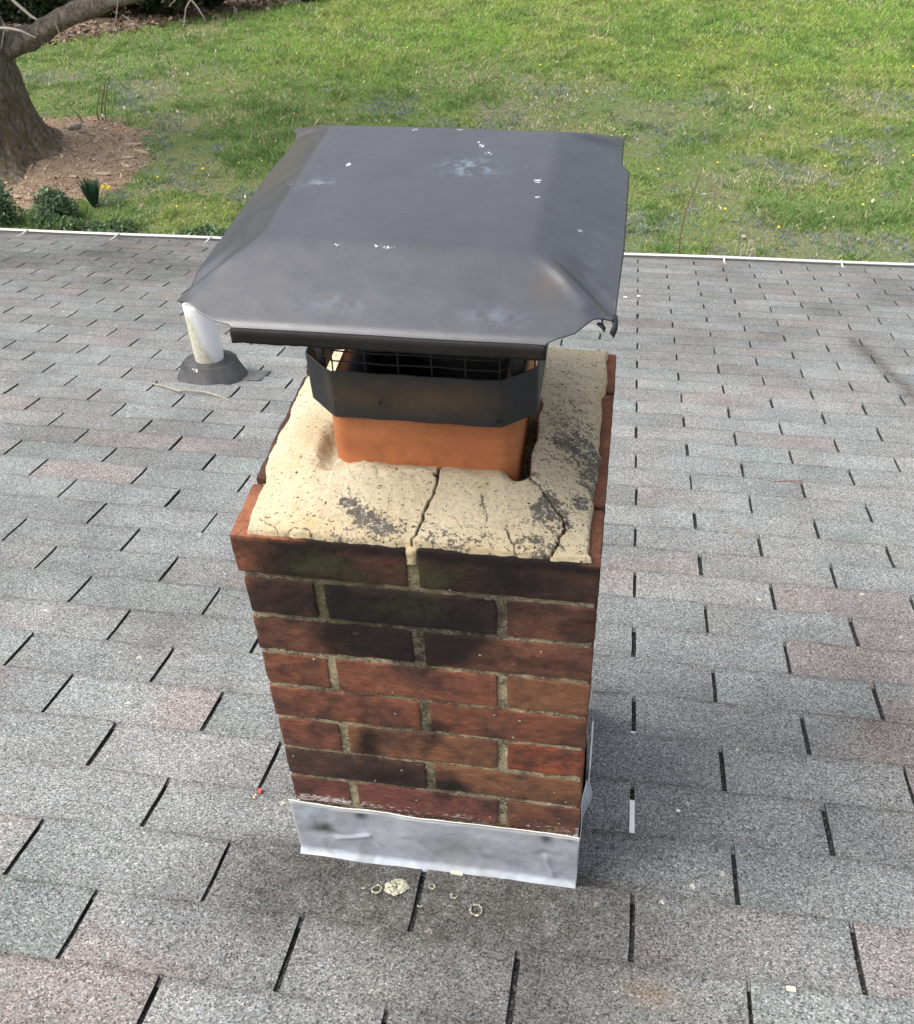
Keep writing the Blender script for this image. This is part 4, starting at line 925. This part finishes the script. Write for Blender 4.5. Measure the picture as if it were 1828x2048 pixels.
# ------------------------------------------------------------------ TREE
g = G('bark')
bn = g.noise(.42, 8, .8, g.scale(g.co, (1, 1, .45)), .8)
cb = g.mix(g.ramp(bn, [(.40, 0), (.60, 1)]), (.12, .098, .08), (.36, .315, .27))
cb = g.mix(g.math('MULTIPLY', g.att('foot'), g.ramp(g.noise(.35, 6, .7, g.scale(g.co, (1, 1, .3))), [(.4, .2), (.6, 1)])), cb, (.15, .115, .065))
cb = g.mix(g.ramp(g.noise(.12, 4), [(.62, 0), (.75, .5)]), cb, (.30, .28, .23))
M_BARK = g.fin(cb, .95, 0, g.bump(bn, 2.2, 1., g.bump(g.noise(1.2, 5, .7, g.scale(g.co, (1, 1, .35))), .5, .8)), .1)
tree = thing('tree', (-322, 452, GZ), 'thick grey-brown tree with flared roots at the left edge of the lawn', 'tree')
mb = MB(); na, nz = 220, 130; P = []; ft = []
zz = np.concatenate([np.linspace(-6, 40, 60), np.linspace(41, 190, nz-60)])
for k in range(na):
    a = 2*math.pi*k/na
    for z in zz:
        fl_ = math.exp(-max(z, 0)/11.); lob = 1+.55*abs(math.sin(a*3.5+1.1))**2.5*fl_+.12*math.sin(a*9+2)*fl_
        rad = (26.5-.018*z)+(13.5*fl_*lob)+1.6*math.sin(a*3+z*.02)
        P.append((-333.5+.01*z+rad*math.cos(a), 452+rad*math.sin(a), GZ+z)); ft.append(max(0, min(1, (48-z)/30.)))
P = np.array(P); nn = fbm(P, .09, 351, 4)*1.8+(1-np.abs(fbm(P*np.array([1, 1, .22]), .30, 353, 4))*2.4)*1.1
dirv = np.stack([P[:, 0]+333.5, P[:, 1]-452, 0*nn], 1); dirv /= np.linalg.norm(dirv, axis=1)[:, None]; P = P+dirv*nn[:, None]
mb.grid(P, na, nz, wrapu=True, foot=np.array(ft)); mb.build('trunk', M_BARK, tree, smooth=True)
def limb(pts, rad, name='branch', parent=None, jit=1.6, n=14):
    pts = np.array(pts, float); s = np.linspace(0, 1, 30); L = np.linspace(0, 1, len(pts))
    q = np.stack([np.interp(s, L, pts[:, k]) for k in range(3)], 1)
    for _ in range(3): q[1:-1] = (q[:-2]+2*q[1:-1]+q[2:])/4
    mb = MB(); mb.tube(q, np.interp(s, np.linspace(0, 1, len(rad)), rad), n, foot=0., jit=jit)
    return mb.build(name, M_BARK, parent or tree, smooth=True)
b1 = limb([(-332, 456, -112), (-314, 458, -105), (-291, 460, -98), (-280, 461, -92.5), (-266, 461, -87), (-240, 463, -79.5), (-205, 466, -74), (-160, 470, -60), (-120, 474, -38)], [8, 6.4, 5.2, 4.8, 4.6, 4.1, 3.6, 3.0, 2.], jit=2.2)
limb([(-321, 452, 20), (-330, 470, 60), (-350, 480, 110)], [24, 17, 9])
limb([(-321, 452, 20), (-300, 440, 70), (-270, 430, 120)], [22, 14, 7])
limb([(-345, 440, -60), (-372, 420, -35), (-410, 400, 0)], [9, 7, 4])
M_TW = plain('pale_twig', (.30, .265, .23), .9, .2, 2)
def twig(pts, rad, par):
    mb = MB(); mb.tube(pts, rad, 6); mb.build('twig', M_TW, par)
tw = [([(-231, 330, -54.6), (-222.5, 330, -54.9), (-219, 330, -55.6), (-214.5, 331, -58.2)], [.45, .5, .45, .25]),
      ([(-222, 330, -42), (-217.5, 330, -46.6), (-213, 330, -51), (-211.5, 330, -51.8)], [.35, .55, .5, .3]),
      ([(-232, 330, -40), (-226, 331, -49), (-225, 331, -54.5), (-229, 331, -62)], [.2, .3, .25, .1]),
      ([(-153, 330, -38), (-153.6, 330, -44.6), (-151.5, 330, -47.5), (-149.8, 330, -51.2)], [.2, .35, .3, .15]),
      ([(-153.6, 330, -44.6), (-156, 330, -47.5), (-157.5, 330, -52)], [.3, .25, .12]),
      ([(-153.6, 330, -44.6), (-158, 330, -44.0), (-162, 330, -47)], [.2, .2, .1]),
      ([(-178, 331, -40), (-182, 331, -50), (-186, 332, -58)], [.2, .15, .08]), ([(-180, 331, -50), (-172, 331, -56), (-165, 331, -63)], [.15, .12, .05]),
      ([(-205, 330, -52), (-204, 330, -60), (-203, 330, -68)], [.2, .15, .08])]
# the pale twig ends hang from an upper limb that stays out of the picture
hang = limb([(-300, 440, 70), (-262, 392, 48), (-228, 345, 5), (-190, 332, -22), (-153, 330, -38)], [8, 4.5, 2, 1.0, .4], jit=.6)
limb([(-232, 348, 10), (-228, 332, -15), (-222, 330, -42)], [1.2, .8, .4], jit=.2); limb([(-236, 352, 14), (-240, 335, -20), (-231, 330, -54.6)], [1.2, .8, .4], jit=.2)
limb([(-190, 332, -22), (-180, 331, -30), (-178, 331, -40)], [.8, .4, .2], jit=.1, n=6)
for p_, r__ in tw: twig(p_, r__, tree)
# bare crown out of the picture, enough for other viewpoints
r = np.random.default_rng(41); cm = MB()
for k in range(60):
    a = r.random()*6.28; s0 = np.array([-321+r.normal(0, 25), 452+r.normal(0, 25), 60+r.random()*90]); d0 = np.array([math.cos(a), math.sin(a), .5+r.random()]); L = 60+r.random()*90
    pts = [s0+d0*L*q+r.normal(0, 5, 3)*q for q in (0, .25, .5, .75, 1)]; cm.tube(pts, [3.2, 2.2, 1.5, .9, .3], 5, cap=False, foot=0.)
    for j in range(4):
        q0 = pts[1+j % 3]; e = q0+r.normal(0, 1, 3)*np.array([22, 22, 14])+np.array([0, 0, 12]); cm.tube([q0, (q0+e)/2+r.normal(0, 2, 3), e], [.9, .6, .2], 4, cap=False, foot=0.)
cm.build('crown', M_BARK, tree)

# ------------------------------------------------------------------ plants
def leafmass(mb, c, rad, n, sz, cols, seed, dens=.6, flat=1.):
    r = np.random.default_rng(seed); u = r.normal(0, 1, (n, 3)); u /= np.linalg.norm(u, axis=1)[:, None]; rr = r.random(n)**dens
    lob = 1+.32*fbm(u*3+seed, .6, seed, 3)
    p = np.array(c)+u*np.array(rad)*rr[:, None]*lob[:, None]; p[:, 2] = np.maximum(p[:, 2], GZ+.3)
    s = sz*(.6+.8*r.random(n)); A = r.normal(0, 1, (n, 3)); A /= np.linalg.norm(A, axis=1)[:, None]; B = np.cross(A, r.normal(0, 1, (n, 3))); B /= np.linalg.norm(B, axis=1)[:, None]+1e-9
    A = A*s[:, None]*.6; B = B*s[:, None]*.32
    V = np.stack([p-A, p-B, p+A, p+B], 1).reshape(-1, 3); I = np.arange(n)*4
    cs = np.array(cols)[r.integers(0, len(cols), n)]*(.6+.8*r.random((n, 1)))
    mb.add(V, np.stack([I, I+1, I+2, I+3], 1), gcol=np.repeat(cs, 4, 0))
HC = [(.030, .048, .020), (.045, .068, .026), (.022, .035, .018), (.06, .085, .03)]
def shrub(name, x, y, rad, n, sz, cols, seed, lab, cat, group=None, stems=5, zc_=None):
    o = thing(name, (x, y, GZ), lab, cat, group); r = np.random.default_rng(seed)
    mb = MB(); h = rad[2]
    for k in range(5): leafmass(mb, (x+r.normal(0, rad[0]*.45), y+r.normal(0, rad[1]*.4), GZ+h*(.25+.55*r.random())), (rad[0]*.55, rad[1]*.55, h*.42), n//5, sz, cols, seed*7+k)
    mb.build('foliage', M_BL, o); ms_ = MB()
    for k in range(stems):
        a = r.random()*6.28; ms_.tube([(x, y, GZ-2), (x+math.cos(a)*rad[0]*.2, y+math.sin(a)*rad[1]*.2, GZ+h*.5), (x+math.cos(a)*rad[0]*.5, y+math.sin(a)*rad[1]*.5, GZ+h*1.05)], [sz*.25, sz*.16, sz*.05], 5, foot=0.)
    ms_.build('stem', M_BARK, o); return o
# dark evergreen shrubs in the mulch bed beyond the lawn
labs = ['dark evergreen shrub behind the thick branch, nearest the tree trunk', 'dark evergreen shrub in the bed above the leaf litter, behind the branch end', 'dark green shrub whose foot shows between hanging twigs above the mulch', 'dark shrub farther back in the bed, mostly behind the branch']
for k, (x, y, rx, ry_, h) in enumerate([(-436, 668, 46, 18, 44), (-358, 690, 42, 16, 46), (-296, 716, 34, 15, 42), (-400, 745, 85, 40, 80)]):
    shrub('shrub', x, y, (rx, ry_, h), 12000, 3.6, HC if k != 1 else HC+[(.10, .055, .045), (.08, .05, .04)], 60+k, labs[k], 'shrub', 'dark shrubs in the bed beyond the lawn')
SC = [(.085, .150, .075), (.12, .19, .10), (.16, .24, .13), (.06, .11, .055), (.20, .27, .16)]
sl_ = ['leafy low shrub above the gutter at the left edge', 'leafy low shrub above the gutter, with a bushy top in front of the bare soil', 'low spreading green shrub above the gutter below the daffodil clump', 'small low shrub behind the gutter next to the cap hood']
for k, (x, y, rx, ry_, h) in enumerate([(-288, 383, 13, 11, 21), (-266, 384, 13, 10, 15), (-243, 376, 17, 10, 7), (-180, 371, 14, 9, 8)]):
    shrub('low_shrub', x, y, (rx, ry_, h), 2600, 1.5, SC if k < 2 else SC[:3]+[(.14, .22, .06)], 80+k, sl_[k], 'shrub', 'low shrubs along the gutter', 8)
# daffodil clump
df_ = thing('daffodil_clump', (-251.5, 403, GZ), 'dark green daffodil clump with two yellow flowers beside the bare soil', 'daffodil')
mb = MB(); r = np.random.default_rng(90)
for k in range(190):
    a = r.random()*6.28; L = 10+r.random()*4; lean = .38*math.sqrt(r.random()); b0 = np.array([-251.5+math.cos(a)*1.2, 403+math.sin(a)*1.2, GZ-.3]); e = b0+np.array([math.cos(a)*lean*L, math.sin(a)*lean*L, L]); m_ = (b0+e)/2+np.array([0, 0, L*.06]); sd_ = np.array([-math.sin(a), math.cos(a), 0])*.28
    V = [b0-sd_, b0+sd_, m_+sd_, m_-sd_, e+sd_*.3, e-sd_*.3]; c = np.array([.030, .085, .045])*(.6+.8*r.random())
    mb.add(V, [(0, 1, 2, 3), (3, 2, 4, 5)], gcol=np.tile(c, (6, 1)))
mb.build('leaves', M_BL, df_)
M_YEL = plain('yellow_petal', (.85, .66, .05), .6, .1, 3)
def flower(name, c, R0, parent, mat, n=6):
    mb = MB(); V = [c]; 
    for k in range(n*2):
        a = math.pi*k/n; rr = R0*(1 if k % 2 == 0 else .5); V.append((c[0]+rr*math.cos(a), c[1]-.2+.1*(k % 2), c[2]+rr*math.sin(a)))
    mb.add(V, [(0, 1+k, 1+(k+1) % (2*n), 1+(k+1) % (2*n)) for k in range(2*n)]); mb.tube([(c[0], c[1], c[2]), (c[0], c[1]-R0*.7, c[2])], [R0*.3, R0*.42], 8)
    return mb.build(name, mat, parent)
for c in [(-243.6, 401, GZ+11.3), (-241.0, 401.3, GZ+11.0)]:
    f_ = flower('flower', c, 1.5, df_, M_YEL); s_o = MB(); s_o.tube([(c[0], c[1], c[2]-.3), (c[0]-2.5, c[1]+.6, c[2]-5), (-250, 402.5, GZ)], .16, 5); s_o.build('stem', plain('stem_green', (.08, .16, .05)), df_)
# dandelions: many alike
dand = [(-2.0, 0), ]
dn_px = [(-230.9, 431.9), (-212.1, 443.8), (-196, 452), (-171.7, 452.1), (-210, 402), (-120, 478), (-185, 455), (-60, 600), (-20, 640), (38, 470), (60, 500), (95, 512), (120, 560), (150, 610), (55, 560), (20, 590), (88, 470), (130, 485), (100, 430), (40, 420), (-95, 610), (-160, 575), (-210, 610), (-30, 560), (75, 610), (62, 405), (10, 460), (112, 640), (-250, 560), (-185, 515), (45, 640), (138, 520)]
proto = None; glab = 'yellow dandelion flower open in the lawn grass'
rd = np.random.default_rng(95)
for k, (x, y) in enumerate(dn_px):
    if proto is None:
        proto = bpy.data.objects.new('dandelion', None); scene.collection.objects.link(proto); proto['_o'] = [0., 0., 0.]
        f_ = MB()
        for j in range(3):
            na = 12; V = [(0, 0, 3.4+.15*j)]+[((.75-.2*j)*math.cos(6.283*q/na), (.75-.2*j)*math.sin(6.283*q/na), 3.1+.2*j+.1*(q % 2)) for q in range(na)]
            f_.add(V, [(0, 1+q, 1+(q+1) % na, 1+(q+1) % na) for q in range(na)])
        f_.build('flower_head', M_YEL, proto); s_o = MB(); s_o.tube([(0, 0, 3.2), (.2, .1, 1.5), (0, 0, 0)], .12, 5); s_o.build('stem', plain('dandelion_stem', (.12, .2, .07)), proto)
        o = proto
    else:
        o = proto.copy(); scene.collection.objects.link(o)
        for ch in proto.children: c2 = ch.copy(); c2.parent = o; scene.collection.objects.link(c2)
    s = .5+.5*rd.random(); o.scale = (s, s, 1.0)
    o.location = Vector((x, y, float(gz(np.array([x]), np.array([y]))[0])))*S; tag(o, glab, 'dandelion', 'dandelions scattered over the lawn')
# white and pale blossoms/petals in the tree bed
M_PALE = plain('pale_petal', (.85, .83, .72), .6, .05, 3)
for (x, y, z, lb) in [(-288.3, 500, 4.5, 'round cream flower at the foot of the thin stems'), (-280.5, 512, 4.5, 'round cream flower just right of the thin stems')]:
    fo = thing('cream_flower', (x, y, GZ), lb, 'flower'); flower('flower_head', (x, y, GZ+z+1), 1.5, fo, M_PALE); s_o = MB(); s_o.tube([(x, y, GZ+z+.6), (x, y+.3, GZ)], .15, 5); s_o.build('stem', plain('flower_stem', (.1, .16, .06)), fo)
# thin shrub stems in the tree bed
M_CANE = plain('red_brown_cane', (.17, .085, .06), .85, .3, 1.5)
def cane(name, loc, lab, cat, paths, mat, th=.3, buds=0, seed=0):
    t0 = thing(name, loc, lab, cat); r = np.random.default_rng(seed)
    for p_ in paths:
        mb = MB(); p_ = np.array(p_, float); mb.tube(p_, np.linspace(th, th*.5, len(p_)), 6)
        for k in range(buds):
            i = r.integers(0, len(p_)-1); q = r.random(); c = p_[i]*(1-q)+p_[i+1]*q; a = r.random()*6.28
            mb.tube([c, c+np.array([math.cos(a)*.7, math.sin(a)*.7, .5])], [th*.8, th*.4], 5)
        mb.build('stem', mat, t0)
    return t0
M_OLV = plain('olive_stem', (.16, .15, .09), .85, .3, 1.5)
cane('bare_shrub', (-291, 505, GZ), 'cluster of thin bare stems growing from the soil right of the trunk', 'shrub',
     [[(-292, 505, GZ), (-291, 506, GZ+8), (-288.5, 508, GZ+15), (-287, 509, GZ+20), (-283, 511, GZ+24), (-279, 511, GZ+20), (-276, 511, GZ+15)],
      [(-290, 505, GZ), (-289, 506, GZ+8), (-286.5, 508, GZ+16), (-286, 509, GZ+19)],
      [(-294, 505, GZ), (-294, 505, GZ+6), (-290.5, 507, GZ+15), (-289.5, 508, GZ+19)],
      [(-300, 500, GZ), (-303, 500, GZ+6), (-306, 500, GZ+10)], [(-291, 503, GZ), (-291, 500, GZ-4)]], M_OLV, .42)
cane('dry_cane', (19, 379, GZ), 'tall thin reddish cane rising behind the gutter right of the hood', 'cane',
     [[(19.4, 379, GZ), (19.7, 379, -146.8), (20.5, 379, -135.8), (22.2, 379.2, -128.3), (23.7, 379.3, -124.0), (24.3, 379.3, -120.9)]], M_CANE, .26, 16, 3)
cane('dry_cane', (33, 385, GZ), 'thin dry cane bending over at its top, right of the taller reddish cane', 'cane',
     [[(33.5, 385, GZ), (32.9, 385, -144.7), (31.8, 385, -134), (31.0, 385, -129.6), (28.9, 385, -125.9), (26.8, 385, -124.2), (25.7, 385, -123.7)]], plain('tan_cane', (.24, .19, .12), .85, .3, 1.5), .16, 8, 4)
# curled dry fronds
M_FROND = plain('dry_frond', (.50, .46, .32), .8, .15, 2)
def curl(x, y, h, R0, sgn):
    p_ = [(x, y, GZ), (x+.3*sgn, y, GZ+h*.5), (x+.2*sgn, y, GZ+h*.85)]
    for k in range(9):
        a = math.pi-k*math.pi*1.25/8; rr = R0*(1-.05*k); p_.append((x+sgn*(R0+rr*math.cos(a)), y, GZ+h*.9+rr*math.sin(a)))
    return p_
cane('dry_fronds', (48, 384, GZ), 'group of pale dry curled fronds just above the gutter on the right', 'fronds', [curl(43.5, 384, 5.6, 1.2, -1), curl(46.8, 384, 4.6, 1.1, -1), curl(47.8, 383.5, 6.6, 1.3, 1), curl(50.4, 384, 5.2, 1.1, -1), curl(45.2, 383, 2.6, .9, 1), curl(49.3, 383, 3.2, .9, 1), curl(51.3, 383, 2.2, .9, -1)], M_FROND, .24)
# stones by the trunk
M_STONE = plain('grey_stone', (.27, .24, .21), .9, .25, .8, bump=.1)
def stone(x, y, rx, ry_, rz_, lab, seed, mat=M_STONE, rot=0., grp=None):
    mb = MB(); nu, nv = 28, 14; P = []
    for k in range(nu):
        a = 6.2832*k/nu
        for j in range(nv):
            b_ = math.pi*(j/(nv-1)-.5); P.append((math.cos(b_)*math.cos(a), math.cos(b_)*math.sin(a), math.sin(b_)))
    P = np.array(P); P = P*(1+.28*fbm(P*1.3+seed, 1., seed, 3))[:, None]*np.array([rx, ry_, rz_])
    c_, s__ = math.cos(rot), math.sin(rot); P = np.stack([P[:, 0]*c_-P[:, 1]*s__, P[:, 0]*s__+P[:, 1]*c_, P[:, 2]], 1)
    zq = float(gz(np.array([x]), np.array([y]))[0])+max(0, float(tree_bed(np.array([x]), np.array([y]))[0]))*3
    mb.grid(P+np.array([x, y, zq+rz_*.5]), nu, nv, wrapu=True); o = mb.build('stone', mat, None, smooth=True, origin=(x, y, zq)); tag(o, lab, 'stone', grp)
stone(-300.5, 490, 4.2, 1.6, 1.9, 'largest grey stone leaning at the right foot of the trunk', 3, rot=.5)
stone(-293.5, 484, 2.2, 1.2, 1.4, 'smaller brown stone right of the largest stone by the trunk', 5, plain('brown_stone', (.22, .19, .16), .9, .2, .8))
M_ROOT = plain('dry_root', (.30, .24, .165), .9, .3, .8, bump=.1)
grp = 'flat pale bark pieces edging the bare soil'
for k, (x, y, rx, ry_, rot) in enumerate([(-262, 476, 5, 1.6, .2), (-255, 468, 6, 1.4, -.4), (-258, 459, 3.4, 1.5, .3), (-255, 449, 3.2, 1.2, -.3), (-262, 437, 4.2, 1.5, .1), (-265, 430, 3.2, 1.2, -.2), (-275, 431, 2.6, 1.0, 0), (-279, 412, 4, 1.3, .5), (-285, 407, 5, 1.6, .4), (-296, 408, 6, 1.6, -.1)]):
    stone(x, y, rx, ry_, .75, 'flat pale piece of bark at the edge of the bare soil', 10+k, M_ROOT, rot, grp)
# dark pot whose base shows at the very top
g_pot = plain('dark_pot', (.03, .03, .035), .6, .2, 2)
mb = MB(); P = []; prf = [(5.2, 0), (5.6, .4), (7.2, 11), (8, 11.2), (8, 12.6), (7.3, 12.6), (7.1, 10), (0.2, 9.8)]
for k in range(32):
    for r_, z_ in prf: P.append((-236.5+r_*math.cos(6.2832*k/32), 731+r_*math.sin(6.2832*k/32), GZ+.6+z_))
mb.grid(np.array(P), 32, len(prf), wrapu=True); po = mb.build('plant_pot', g_pot, None, smooth=False, origin=(-236.5, 731, GZ)); tag(po, 'dark pot standing on the far lawn at the top edge beside the bed', 'pot')

for o in list(bpy.data.objects):
    if '_o' in o: del o['_o']
